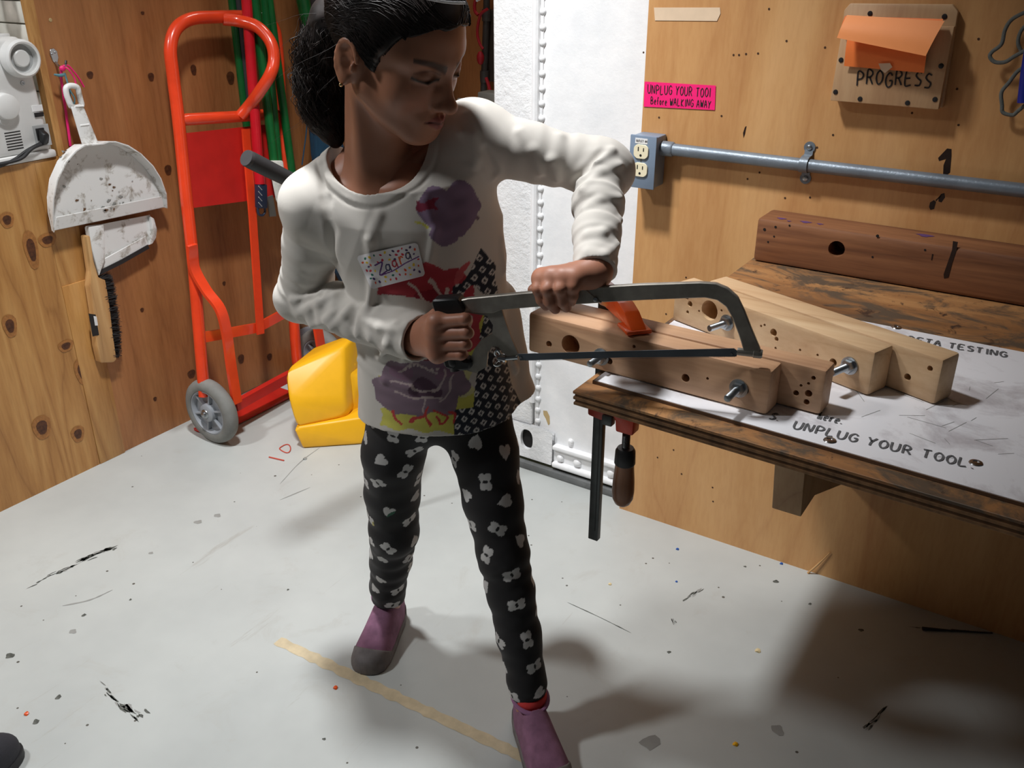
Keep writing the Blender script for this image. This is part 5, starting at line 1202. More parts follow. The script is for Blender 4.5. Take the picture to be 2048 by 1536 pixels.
# ------------------------------------------------------------------ printed long-sleeved top
def build_top():
    F_ = Field(CW(-.13, 1.38, .80)-np.array([.40, .36, .27]), CW(-.13, 1.38, .80)+np.array([.44, .40, .36]), .0021)
    F_.sections(TC, TAx, TB, .02)
    F_.cone(NB+np.array([0, 0, -.05]), RS, .060, .045, .04); F_.cone(NB+np.array([0, 0, -.05]), LS+np.array([0, 0, -.006]), .060, .046, .04)
    F_.cone(PY(880, 410, 1.37), LS, .074, .044, .05); F_.cone(PY(730, 450, 1.37), RS, .070, .042, .04); F_.cone(PY(702, 356, 1.388), RS+np.array([0, 0, .002]), .052, .046, .03)
    def wr(amp, fr, ph, seed, t0=0., t1=1.):
        def m(t, dx, dy, dz):
            ang = (dx*FH[0]+dy*FH[1])*22+dz*16
            w = np.exp(-((t-t0)/.33)**2)+.45
            return amp*w*np.sin(fr*t+ph+1.3*np.sin(ang)+.8*np.sin(2.3*fr*t+seed))
        return m
    # sleeves
    RM = RS*.6+RE*.4; F_.cone(RS, RM, .0445, .0440, .02, wr(.0012, 8, .5, 1, .9)); F_.cone(RM, RE, .0440, .0405, .003, wr(.0020, 10, .5, 1, .9)); F_.ell(RM, .0425, .012); F_.cone(RE, RWr, .0415, .0365, .004, wr(.0022, 17, 1., 2, .25))
    F_.cone(LS, LE, .0455, .0385, .022, wr(.0018, 13, 2., 3, .9)); F_.cone(LE, LWr+(LWr-LE)*.02, .0385, .0285, .012, wr(.0018, 21, .3, 4, .35))
    # sleeve bag at the elbows, back flap of the hem
    F_.ell(RE+np.array([0, 0, -.004])-RX*.008, (.042, .042, .038), .012); F_.ell(LE+RX*.006, (.043, .043, .040), .02)
    F_.cone(PY(1000, 600, 1.42), PY(1010, 800, 1.455), .030, .052, .03); F_.cone(PY(1010, 800, 1.455), PY(1003, 838, 1.45), .052, .046, .02)
    # folds laid on the surface
    def fold(pts, r=.004, sink=.001, k=.009, groove=False):
        P = [F_.hit(x, y) for x, y in pts]; P = [p for p in P if p is not None]
        for a, b in zip(P[:-1], P[1:]):
            if np.linalg.norm(a-b) > .12: continue
            ra, rb = [(EYE-q)/np.linalg.norm(EYE-q) for q in (a, b)]
            F_.cone(a+ra*(sink if groove else -sink), b+rb*(sink if groove else -sink), r, r*.85, k, None, groove)
    fold(((905, 215), (925, 265), (955, 315), (985, 355), (1015, 385)), .0032, .0012, .008)
    fold(((640, 330), (652, 400), (662, 460), (668, 520)), .004, .002, .012, True)
    for pts in (((1040, 265), (1065, 300), (1080, 345)), ((1120, 275), (1105, 320), (1115, 360)), ((1160, 365), (1190, 325), (1225, 300)), ((1165, 380), (1200, 345), (1240, 330)), ((1170, 420), (1200, 400), (1240, 395)), ((1175, 470), (1205, 465), (1240, 440)), ((1175, 505), (1210, 510), (1235, 490)),
                ((585, 600), (620, 600), (650, 590)), ((600, 625), (640, 605), (668, 590)), ((625, 650), (655, 640), (668, 625)), ((700, 695), (715, 670), (725, 635)), ((665, 655), (690, 630), (700, 615)), ((760, 715), (775, 690), (790, 650)), ((805, 720), (810, 690), (815, 650)),
                ((930, 230), (945, 270), (950, 330)), ((720, 720), (770, 760), (820, 775)), ((735, 640), (760, 655), (800, 660)), ((1010, 420), (1000, 480), (1005, 540)), ((990, 620), (1010, 680), (1030, 740)), ((745, 560), (735, 620), (740, 680)), ((850, 400), (870, 460), (860, 520)), ((760, 430), (740, 480), (742, 520))):
        fold(pts, .0038, .0016, .010)
    for pts in (((1148, 372), (1168, 340), (1205, 300)), ((660, 545), (640, 590), (600, 605)), ((690, 680), (705, 650), (712, 620)), ((970, 300), (990, 345), (1020, 375))):
        fold(pts, .0035, .0012, .008, True)
    # gentle cloth unevenness
    sl, X, Y, Z = F_.box(F_.lo, F_.lo+F_.h*(F_.n-1))
    F_.a += (.0012*np.sin(X*61+Z*33+1.1*np.sin(Y*47))*np.sin(Z*52-Y*41+.7*np.sin(X*38))).astype(np.float32)
    # hem, hollow inside
    z_h = PY(872, 872, 1.30)[2]
    sl, X, Y, Z = F_.box(F_.lo, F_.lo+F_.h*(F_.n-1))
    xr = X*RX[0]+Y*RX[1]
    hemz = z_h+.006*np.sin(9*xr+1.2)+.004*np.sin(23*xr)
    F_.a = np.maximum(F_.a, (hemz-Z).astype(np.float32))
    F_.sections(TC, TAx-.004, TB-.004, .003, 0, True, TC[0][2]-.1, z_h+.03, True)
    # sleeve ends
    for A_, B_, r in ((RE, RWr, .0375), (LE, LWr, .0285)):
        d = (B_-A_)/np.linalg.norm(B_-A_); e_ = B_+d*(.004 if B_ is RWr else -.002)
        sl, X, Y, Z = F_.box(e_-.085, e_+.085)
        dd = (X-e_[0])*d[0]+(Y-e_[1])*d[1]+(Z-e_[2])*d[2]
        rr2 = np.sqrt((X-e_[0])**2+(Y-e_[1])**2+(Z-e_[2])**2)
        pr = np.sqrt(np.maximum(rr2**2-dd**2, 0)); cut = np.where((pr < r+.014) & (dd > -.02) & (dd < .06), dd, -1.).astype(np.float32)
        F_.a[sl] = np.maximum(F_.a[sl], cut)
        F_.cone(e_-d*.022, e_+d*.02, r-.0075, r-.0045, .002, None, True)
    # neckline
    Fp, Lp, Rp = PY(782, 384, 1.292), PY(657, 302, 1.375), PY(868, 268, 1.352)
    c = (Lp+Rp)/2; ax = (Rp-Lp)/2; A_ = np.linalg.norm(ax); ax /= A_; ay = Fp-c; ay -= ax*(ay@ax); B_ = np.linalg.norm(ay); ay /= B_; nz = np.cross(ax, ay); nz = nz if nz[2] > 0 else -nz
    sl, X, Y, Z = F_.box(c-.2, c+.2)
    s_ = ((X-c[0])*ax[0]+(Y-c[1])*ax[1]+(Z-c[2])*ax[2]); t_ = ((X-c[0])*ay[0]+(Y-c[1])*ay[1]+(Z-c[2])*ay[2]); q_ = ((X-c[0])*nz[0]+(Y-c[1])*nz[1]+(Z-c[2])*nz[2])
    k0 = np.sqrt((s_/A_)**2+(t_/B_)**2); k1 = np.sqrt((s_/A_**2)**2+(t_/B_**2)**2)+1e-9; dc = k0*(k0-1)/k1
    band = np.clip(1-np.abs(dc-.006)/.0085, 0, 1); band = np.clip(band*3, 0, 1); near = (q_ > -.06)
    F_.a[sl] -= (.0018*band*near).astype(np.float32)
    F_.a[sl] += (.0012*np.exp(-((dc-.0165)/.0022)**2)*near).astype(np.float32)
    F_.smax(sl, np.where(q_ > -.055, -dc, -1.).astype(np.float32), .002)
    V, Q = F_.net(); return relax(V, Q, 1, .4), Q, F_
tV, tQ, tF = build_top()
tN = vnormals(tV, tQ)
# chart of the front print: flat pattern axes on the chest
pc = tF.hit(860, 560); pn_ = -ray(860, 560); pn_ = pn_/np.linalg.norm(pn_); p1 = RX; p2 = np.cross(pn_, p1); p2 = p2 if p2[2] > 0 else -p2
pk = FPX/np.dot(pc-EYE, FH*CP-np.array([0, 0, SP]))*1.0
def chart(V): d = V-pc; return 860+pk*(d@p1), 560-pk*(d@p2)
def inpoly(x, y, P):
    r = np.zeros(len(x), bool); n = len(P)
    for i in range(n):
        (x0, y0), (x1, y1) = P[i], P[(i+1) % n]
        c = ((y0 > y) != (y1 > y)); r ^= c & (x < (x1-x0)*(y-y0)/(y1-y0+1e-12)+x0)
    return r
def dseg(x, y, pts):
    d = np.full(len(x), 1e9)
    for (x0, y0), (x1, y1) in zip(pts[:-1], pts[1:]):
        L2 = (x1-x0)**2+(y1-y0)**2+1e-9; t = np.clip(((x-x0)*(x1-x0)+(y-y0)*(y1-y0))/L2, 0, 1)
        d = np.minimum(d, np.hypot(x-x0-t*(x1-x0), y-y0-t*(y1-y0)))
    return d
def circ(x, y, L): 
    r = np.zeros(len(x), bool)
    for cx, cy, a, b in L: r |= ((x-cx)/a)**2+((y-cy)/b)**2 < 1
    return r
def sm2(pts, n=5): return [tuple(p[:2]) for p in smooth([(a, b, 0.) for a, b in pts], n)]
def paint_top():
    col = np.tile(np.array(lin((210, 205, 197))), (len(tV), 1))
    x, y = chart(tV); x0_, y0_ = x.copy(), y.copy(); x = x0_+3.5*np.sin(y0_/8.5+x0_/31)+2*np.sin(x0_/11); y = y0_+3.5*np.sin(x0_/9.5-y0_/27)
    # only the front of the trunk, not the sleeves
    def dline(P, A_, B_):
        e = B_-A_; t = np.clip(((P-A_)@e)/(e@e), 0, 1); return np.linalg.norm(P-A_-t[:, None]*e, axis=1)
    sl = np.minimum(np.minimum(dline(tV, RS, RE), dline(tV, RE, RWr)), np.minimum(dline(tV, LS, LE), dline(tV, LE, LWr)))
    front = ((tN@pn_) > .12) & (sl > .056)
    nz = hash_noise(tV, 160, 9)
    def put(mask, c, var=.10):
        m = mask & front; col[m] = np.array(lin(c))*(1+var*nz[m])[:, None]
    red, dred, wine, purp, lav, yel, nav, pale, rose = (186, 62, 74), (150, 38, 56), (122, 40, 52), (132, 110, 124), (136, 114, 140), (206, 200, 92), (36, 40, 52), (222, 208, 200), (206, 92, 98)
    put(circ(x, y, [(878, 420, 34, 38), (924, 408, 35, 36), (905, 445, 36, 32), (893, 470, 26, 26), (930, 438, 24, 26)]), lav, .14)
    put(inpoly(x, y, [(843, 405), (858, 412), (884, 405), (876, 418), (880, 430), (862, 424), (846, 428)]), (140, 44, 70))
    put(dseg(x, y, [(836, 452), (850, 450), (862, 456)]) < 2.2, yel); put(circ(x, y, [(957, 440, 4, 5)]), purp)
    # yellow grounds
    put(inpoly(x, y, [(930, 625), (985, 620), (975, 650), (950, 690), (940, 735), (905, 745), (890, 735), (915, 690)]), yel); put(inpoly(x, y, [(735, 838), (770, 825), (830, 850), (905, 832), (905, 890), (735, 880)]), yel)
    put(inpoly(x, y, [(865, 735), (940, 738), (935, 780), (950, 830), (915, 835), (900, 790)]), (214, 208, 150)); put(inpoly(x, y, [(900, 812), (942, 800), (945, 835), (905, 845)]), yel)
    put(inpoly(x, y, [(738, 760), (730, 790), (742, 800), (760, 770)]), (188, 180, 120))
    # red peony
    put(circ(x, y, [(800, 592, 55, 42), (850, 572, 52, 44), (898, 580, 44, 44), (770, 612, 38, 26), (862, 625, 70, 42), (925, 630, 34, 44), (932, 668, 26, 34), (905, 690, 40, 32), (836, 556, 22, 24), (745, 618, 22, 16)]), red)
    put(circ(x, y, [(858, 600, 30, 22), (820, 622, 28, 20), (915, 672, 22, 26), (790, 600, 20, 16)]), dred)
    put(inpoly(x, y, [(800, 715), (850, 690), (905, 715), (880, 730), (830, 735)]), wine)
    put(inpoly(x, y, [(912, 548), (938, 516), (928, 545), (930, 560), (914, 570)]), rose)
    for c_ in (((858, 562), (872, 575), (878, 600), (874, 622)), ((896, 575), (886, 595), (878, 625)), ((940, 560), (920, 590), (908, 620)), ((812, 570), (838, 580), (848, 605)), ((780, 600), (810, 606), (832, 630)), ((920, 610), (935, 640), (938, 672)), ((760, 622), (790, 628), (815, 645))):
        put(dseg(x, y, sm2(c_)) < 3.0, pale)
    # navy cloth with white rings
    x, y = x0_, y0_
    navy = inpoly(x, y, sm2([(962, 497), (975, 512), (990, 530), (988, 552), (994, 585), (978, 592), (962, 585), (945, 570), (925, 585), (905, 590), (906, 572), (922, 566), (938, 545), (950, 520), (962, 497)])) | inpoly(x, y, [(968, 628), (985, 632), (992, 660), (962, 686), (955, 684)]) | inpoly(x, y, [(975, 690), (995, 690), (1012, 730), (1022, 790), (1048, 850), (1048, 895), (898, 895), (898, 838), (940, 834), (945, 780), (955, 735)])
    put(navy, nav)
    gx = (x*.966+y*.26); gy = (-x*.26+y*.966); px_, py_ = 21.0, 20.0
    row = np.floor(gy/py_); ux = (gx+(row % 2)*px_/2)/px_; uy = gy/py_
    fx = (ux-np.floor(ux)-.5)*px_; fy = (uy-np.floor(uy)-.5)*py_
    rd = np.maximum(np.abs(fx*.9+fy*.3), np.abs(fy*.8-fx*.3)) 
    put(navy & (rd < 4.9) & (rd > 2.4), (214, 212, 208)); put(navy & (rd < 2.4), (60, 58, 66))
    # purple flower
    x = x0_+4*np.sin(y0_/8+x0_/29)+2*np.sin(x0_/12); y = y0_+4*np.sin(x0_/10-y0_/31)
    fl = circ(x, y, [(762, 798, 38, 40), (800, 756, 52, 36), (862, 762, 54, 40), (832, 800, 72, 48), (795, 826, 40, 24), (872, 818, 40, 28), (910, 776, 24, 34), (742, 788, 22, 26)])
    put(fl, purp, .12); put(fl & circ(x, y, [(838, 790, 34, 24)]), (92, 66, 84)); put(fl & circ(x, y, [(790, 752, 26, 16), (880, 752, 22, 16)]), (136, 104, 124))
    for c_ in (((764, 778), (800, 775), (820, 790), (838, 800)), ((838, 800), (862, 790), (880, 770), (876, 750)), ((778, 800), (808, 806), (838, 812), (870, 806)), ((790, 750), (810, 738), (840, 740), (862, 752)), ((900, 760), (890, 790), (870, 815)), ((836, 812), (838, 840), (846, 856))):
        put(fl & (dseg(x, y, sm2(c_)) < 2.2), (190, 172, 170))
    for k in range(8): put(circ(x, y, [(802+9*k, 744-3*math.sin(k*.5), 3.2, 3.2)]), (206, 190, 186))
    for c_ in (((765, 838), (775, 852), (782, 870)), ((800, 868), (815, 852), (840, 848)), ((848, 835), (838, 855), (850, 872)), ((862, 842), (880, 850), (872, 872), (860, 856)), ((884, 838), (896, 846), (900, 862))):
        put(dseg(x, y, sm2(c_)) < 2.8, (200, 64, 62))
    return col
top_o = soft('printed_top', tV, tQ, 'cotton_print', person, paint_top(), 'off-white long-sleeved top printed with flowers')

# name sticker laid on the cloth
bvh = BVHTree.FromPolygons([Vector(v) for v in tV], [tuple(int(i) for i in q) for q in tQ])
def sticker():
    c = [(714, 513), (836, 487), (851, 551), (741, 579)]; nu, nv = 150, 84; P = []; UV = []
    for j in range(nv+1):
        for i in range(nu+1):
            s, t = i/nu, j/nv; q = np.array(c, float); g = (q[0]*(1-s)+q[1]*s)*(1-t)+(q[3]*(1-s)+q[2]*s)*t
            w = pc+p1*(g[0]-860)/pk-p2*(g[1]-560)/pk; o = w+pn_*.3
            h_, n_, _, _ = bvh.ray_cast(Vector(o), Vector(-pn_)); P.append(np.array(h_) if h_ is not None else w); UV.append((s*122, t*66))
    P = np.array(P); UV = np.array(UV); G = P.reshape(nv+1, nu+1, 3)
    for _ in range(14):
        G[1:-1, 1:-1] = .25*(G[:-2, 1:-1]+G[2:, 1:-1]+G[1:-1, :-2]+G[1:-1, 2:])
    P = G.reshape(-1, 3)+pn_*.0022
    x, y = UV[:, 0], UV[:, 1]; col = np.tile(np.array(lin((244, 242, 244))), (len(P), 1))
    r = np.random.default_rng(21); cols = [(226, 40, 60), (236, 88, 40), (60, 40, 92), (20, 120, 100), (244, 208, 40), (206, 30, 66), (70, 40, 110)]
    pts = [(15, y0) for y0 in range(8, 62, 8)]+[(7, 14), (8, 30), (9, 46), (24, 56), (36, 58), (48, 57), (60, 58), (70, 52), (82, 54), (92, 57), (102, 50), (112, 56), (113, 44), (104, 40), (94, 44), (84, 46), (116, 32), (24, 8), (34, 6), (46, 8), (56, 5), (64, 12), (72, 6), (82, 8), (90, 5), (98, 10), (106, 6), (114, 12), (110, 20), (60, 20), (70, 22), (46, 18), (88, 16), (100, 16), (76, 14), (36, 20), (20, 22), (24, 34), (66, 44), (56, 50), (40, 50)]
    for k, (a, b) in enumerate(pts):
        th_ = r.uniform(0, 3); ra = r.uniform(2.2, 3.3); rb = ra*.72; dx, dy = x-a, y-b
        m = ((dx*math.cos(th_)+dy*math.sin(th_))/ra)**2+((-dx*math.sin(th_)+dy*math.cos(th_))/rb)**2 < 1; col[m] = lin(cols[int(r.integers(7))])
    def word(ch, ox, oy, w, h, c_, th_=1.3):
        for st in FONT[ch]:
            q = sm2([(ox+a*w, oy-b*h) for a, b in st], 4) if len(st) > 2 else [(ox+a*w, oy-b*h) for a, b in st]
            col[dseg(x, y, q) < th_] = lin(c_)
    word('Z', 28, 44, 20, 22, (96, 40, 130), 1.4); word('a', 46, 40, 15, 21, (70, 70, 110)); word('a', 61, 36, 15, 21, (206, 50, 70)); word('r', 77, 33, 14, 24, (236, 100, 40), 1.6); word('a', 92, 27, 15, 21, (60, 50, 90))
    col[dseg(x, y, [(32, 45), (60, 42), (90, 33), (118, 27)]) < 1.1] = lin((110, 50, 140))
    F_ = np.array([(j*(nu+1)+i, (j+1)*(nu+1)+i, (j+1)*(nu+1)+i+1, j*(nu+1)+i+1) for j in range(nv) for i in range(nu)])
    # rounded corners
    rc = 7; W_, H_ = 122, 66; fc = UV[F_].mean(1)
    ex_ = np.maximum(np.maximum(rc-fc[:, 0], fc[:, 0]-(W_-rc)), 0); ey_ = np.maximum(np.maximum(rc-fc[:, 1], fc[:, 1]-(H_-rc)), 0)
    F_ = F_[np.hypot(ex_, ey_) < rc]
    soft('name_sticker', P, F_, 'sticker_print', person, col, 'white dotted sticker with a handwritten name')
sticker()

# ------------------------------------------------------------------ leggings with hearts
def build_leggings():
    lo = np.minimum(np.min(LEG_R, 0), np.min(LEG_L, 0))-.09; hi = np.maximum(np.max(LEG_R, 0), np.max(LEG_L, 0))+.11
    F_ = Field(lo, hi, .0018)
    def wr(amp, fr, ph):
        def m(t, dx, dy, dz): return amp*np.sin(fr*t+ph+1.5*np.sin((dx*RX[0]+dy*RX[1])*30))
        return m
    amR = [0, .0005, .0009, .0014, .0009, .0010]; amL = [0, .0005, .0009, .0015, .0008, .0008, .0010]
    for P, R_, am in ((LEG_R, RAD_R, amR), (LEG_L, RAD_L, amL)):
        for i in range(len(P)-1): F_.cone(P[i], P[i+1], R_[i], R_[i+1], .012, wr(am[i], 14, i*1.7))
        kn = P[3]; F_.ell(kn-FH*.012, (.036, .036, .040), .015)
    F_.ell(PY(876, 795, 1.40), (.104, .074, .08), .03, np.stack([RX, FH, [0, 0, 1]]))
    for P, Y0 in ((LEG_R, .085), (LEG_L, .082)):
        a = P[-1]; sl, X, Y, Z = F_.box(a-.06, a+.06); F_.a[sl] = np.maximum(F_.a[sl], (Y0-Z).astype(np.float32)*np.ones_like(F_.a[sl]))
    V, Q = F_.net(); return relax(V, Q, 1, .4), Q
gV, gQ = build_leggings(); gN = vnormals(gV, gQ)
def paint_leggings():
    col = np.tile(np.array(lin((24, 22, 24))), (len(gV), 1)); r = np.random.default_rng(4)
    order = r.permutation(len(gV)); cen = []
    for i in order[:60000]:
        p = gV[i]
        if p[2] < .095: continue
        if len(cen) and np.min(np.linalg.norm(np.array(cen)[:, :3]-p, axis=1)) < .0450: continue
        cen.append(np.r_[p, gN[i]])
    def heart(a, b, s):
        x, y = a/s, b/s; return (x*x+(y-.85*np.sqrt(np.abs(x)+1e-6)*.8)**2) < .62
    for q in cen:
        p, n_ = q[:3], q[3:]; d = gV-p; m = np.where((np.abs(d).max(1) < .030) & (gN@n_ > .2))[0]
        e1_ = np.cross(n_, [0, 0, 1.]); e1_ /= np.linalg.norm(e1_)+1e-9; e2_ = np.cross(n_, e1_); t = r.choice([r.normal(0, .35)+math.pi/2, r.normal(0, .4), r.uniform(0, 6.28)], p=[.25, .5, .25])
        u_ = d[m]@(e1_*math.cos(t)+e2_*math.sin(t)); v_ = d[m]@(-e1_*math.sin(t)+e2_*math.cos(t))
        white = np.array(lin((204, 202, 200)))
        if r.random() < .62:
            s = .0130; h1 = heart(v_, u_-.0012, s); h2 = heart(v_, -u_-.0012, s); hole = (u_/.0026)**2+(v_/.0050)**2 < 1; k = (h1 | h2) & ~hole
        else: k = heart(u_, v_, .0142)
        col[m[k]] = white*r.uniform(.85, 1.05)
    # stains at the knees
    for P, s, c in ((PY(795, 1035, 1.40), .012, (44, 92, 70)), (PY(752, 1060, 1.41), .010, (190, 180, 110))):
        m = (np.linalg.norm(gV-P, axis=1) < s*1.6) & (col[:, 0] > .2); col[m] = lin(c)
    kn = np.exp(-(np.linalg.norm(gV-(LEG_L[3]-FH*.04), axis=1)/.035)**2)*(.5+.5*hash_noise(gV, 200, 5)); col = col*(1-.45*np.clip(kn, 0, 1)[:, None])+np.array(lin((52, 50, 50)))*.45*np.clip(kn, 0, 1)[:, None]
    return col
soft('leggings', gV, gQ, 'legging_print', person, paint_leggings(), 'black leggings scattered with off-white hearts')

# ------------------------------------------------------------------ slip-on shoes
def build_shoe(heel, toe, ank, tag_):
    heel = np.asarray(heel)*[1, 1, 0]; toe = np.asarray(toe)*[1, 1, 0]; d = (toe-heel); L = np.linalg.norm(d); d /= L; sd = np.cross(d, [0, 0, 1.])
    lo = np.minimum(heel, toe)-.07; hi = np.maximum(heel, toe)+.07; lo[2] = -.01; hi[2] = .125
    S_ = np.array([-.01, .0, .06, .2, .4, .6, .78, .9, .97, 1.0, 1.01]); Wd = np.array([.001, .012, .022, .028, .031, .0355, .0375, .034, .024, .012, .001]); Ht = np.array([.06, .092, .096, .096, .088, .066, .054, .046, .038, .030, .02])
    def shell(grow):
        F_ = Field(lo, hi, .0019); sl, X, Y, Z = F_.box(lo, hi)
        s = ((X-heel[0])*d[0]+(Y-heel[1])*d[1]+0*Z)/L; t = (X-heel[0])*sd[0]+(Y-heel[1])*sd[1]+0*Z
        w = np.interp(s, S_, Wd)+grow; hgt = np.interp(s, S_, Ht)+grow
        q = ((np.abs(t)/w)**2.4+(np.clip(Z+0*s, 0, None)/hgt)**2.8)**(1/2.5)
        dd = (q-1)*np.minimum(w, .03); dd = np.maximum(dd, -(Z-.001+0*s)); dd = np.maximum(dd, np.maximum((-.008-s)*L, (s-1.008)*L))
        F_.a = dd.astype(np.float32); return F_, s, t, X, Y, Z
    sh = thing_part('slip_on_shoe', person, heel*.5+toe*.5, tag_)
    F_, s, t, X, Y, Z = shell(0.)
    # opening for the foot, collar
    ca = np.asarray(ank); op = np.sqrt(((X-ca[0]))**2+((Y-ca[1]))**2+0*Z)
    F_.a = np.maximum(F_.a, np.where(Z+0*s > .072, .033-op, -1.).astype(np.float32))
    F_.a = np.maximum(F_.a, (.010-Z+0*s).astype(np.float32))
    V, Q = F_.net(); up_ = soft('upper', relax(V, Q, 2, .4), Q, 'shoe_purple', sh)
    F2, s, t, X, Y, Z = shell(.0022)
    lim = np.where(s > .70, .018+(.036*np.clip((s-.70)/.22, 0, 1)), .018)
    lim = np.where(s < .12, .018+.026*np.clip((.12-s)/.12, 0, 1), lim)
    F2.a = np.maximum(F2.a, (Z-lim).astype(np.float32)); V, Q = F2.net(); soft('rubber_sole', relax(V, Q, 2, .4), Q, 'shoe_grey', sh, None, 'grey rubber sole and toe cap')
    # collar roll
    P = [ca+(math.cos(a)*d*.036+math.sin(a)*sd*.031)+np.array([0, 0, 0]) for a in np.linspace(0, 2*math.pi, 28, endpoint=False)]
    P = [np.array([p[0], p[1], .087+.006*(-(p-ca)@d)/.036]) for p in P]
    obj('collar', MB().tube(P, .0042, 8, closed=True), 'shoe_lining', sh)
    a0 = ca+d*.03; 
    return sh
def thing_part(name, parent, loc, label):
    o = bpy.data.objects.new(name, None); COL.objects.link(o); o.parent = parent; o.location = tuple(np.asarray(loc)-worldloc(parent)); o['label'] = label; o.empty_display_size = .03; return o
aR = LEG_R[-1].copy(); aL = LEG_L[-1].copy()
toeR = PZ(729, 1350, .0); hR = aR*[1, 1, 0]; dR = (hR-toeR)*[1, 1, 0]; dR /= np.linalg.norm(dR)
build_shoe(hR+dR*.048, toeR, aR, 'purple suede slip-on with grey toe cap, heel by the tape end')
toeL = PZ(1118, 1600, .0); hL = aL*[1, 1, 0]; dL = (hL-toeL)*[1, 1, 0]; dL /= np.linalg.norm(dL)
toeL = hL-dL*.155
build_shoe(hL+dL*.046, toeL, aL, 'purple suede slip-on with grey sole cut by the bottom edge')
obj('sock', MB().lathe([(.029, 0), (.0305, .006), (.030, .016), (.028, .02)], (aL[0], aL[1], .078), (0, 0, 1), 24), 'sock_red', person, 'red sock rim above the shoe')
# ------------------------------------------------------------------ hair
def build_hair():
    F_ = Field(HC-np.array([.20, .20, .20]), HC+np.array([.17, .17, .16]), .0021)
    F_.ell(HL(0, -.014, .044), np.array([.0815, .102, .0870])*HS, .01, HA)
    F_.ell(HL(0, .031, .038), np.array([.0668, .0645, .0668])*HS, .03*HS, HA)
    sl, X, Y, Z = F_.box(F_.lo, F_.lo+F_.h*(F_.n-1))
    l = [((X-HC[0])*A[0]+(Y-HC[1])*A[1]+(Z-HC[2])*A[2])/HS for A in HA]
    hl = np.interp(l[1], [-.12, -.040, -.028, -.020, .004, .010, .018, .030, .044, .058, .074, .090, .12], [-.075, -.068, .000, .024, .024, .000, -.012, .004, .034, .053, .066, .074, .078])
    hl = hl+.0015*np.sin(l[0]*160)
    F_.a = np.maximum(F_.a, ((hl-l[2])*.42*HS).astype(np.float32))
    C = [PY(668, 40, 1.37), PY(650, 110, 1.385), PY(648, 180, 1.385), PY(655, 235, 1.385), PY(668, 275, 1.385)]
    F_.chain(C, [.034, .034, .031, .026, .014], .02)
    sl, X, Y, Z = F_.box(F_.lo, F_.lo+F_.h*(F_.n-1))
    F_.a += (.0022*np.sin(X*160+3*np.sin(Z*70))*np.sin(Y*150+2.5*np.sin(Z*85+1))*np.clip((HC[2]+.05-Z)/.06, 0, 1)).astype(np.float32)
    V, Q = F_.net(); return relax(V, Q, 1, .4), Q, C, F_
haV, haQ, HCH, hairF = build_hair()
hair = soft('hair', haV, haQ, 'hair_black', person, None, 'dark brown hair pulled back with loose curls')
def strand_mesh(paths, r):
    V = []; F_ = []; n = 0
    for P, rr in zip(paths, r):
        m = len(P); T = np.gradient(P, axis=0); T /= np.linalg.norm(T, axis=1)[:, None]+1e-12
        a = np.cross(T, [.3, .5, .81]); a /= np.linalg.norm(a, axis=1)[:, None]+1e-12; b = np.cross(T, a); w = rr*np.linspace(1, .35, m)[:, None]
        V.append(np.stack([P+a*w, P-.5*a*w+.87*b*w, P-.5*a*w-.87*b*w], 1).reshape(-1, 3))
        i = np.arange(m-1)[:, None]*3+n
        for k in range(3): F_.append(np.concatenate([i+k, i+(k+1) % 3, i+3+(k+1) % 3, i+3+k], 1))
        n += 3*m
    return np.concatenate(V), np.concatenate(F_)
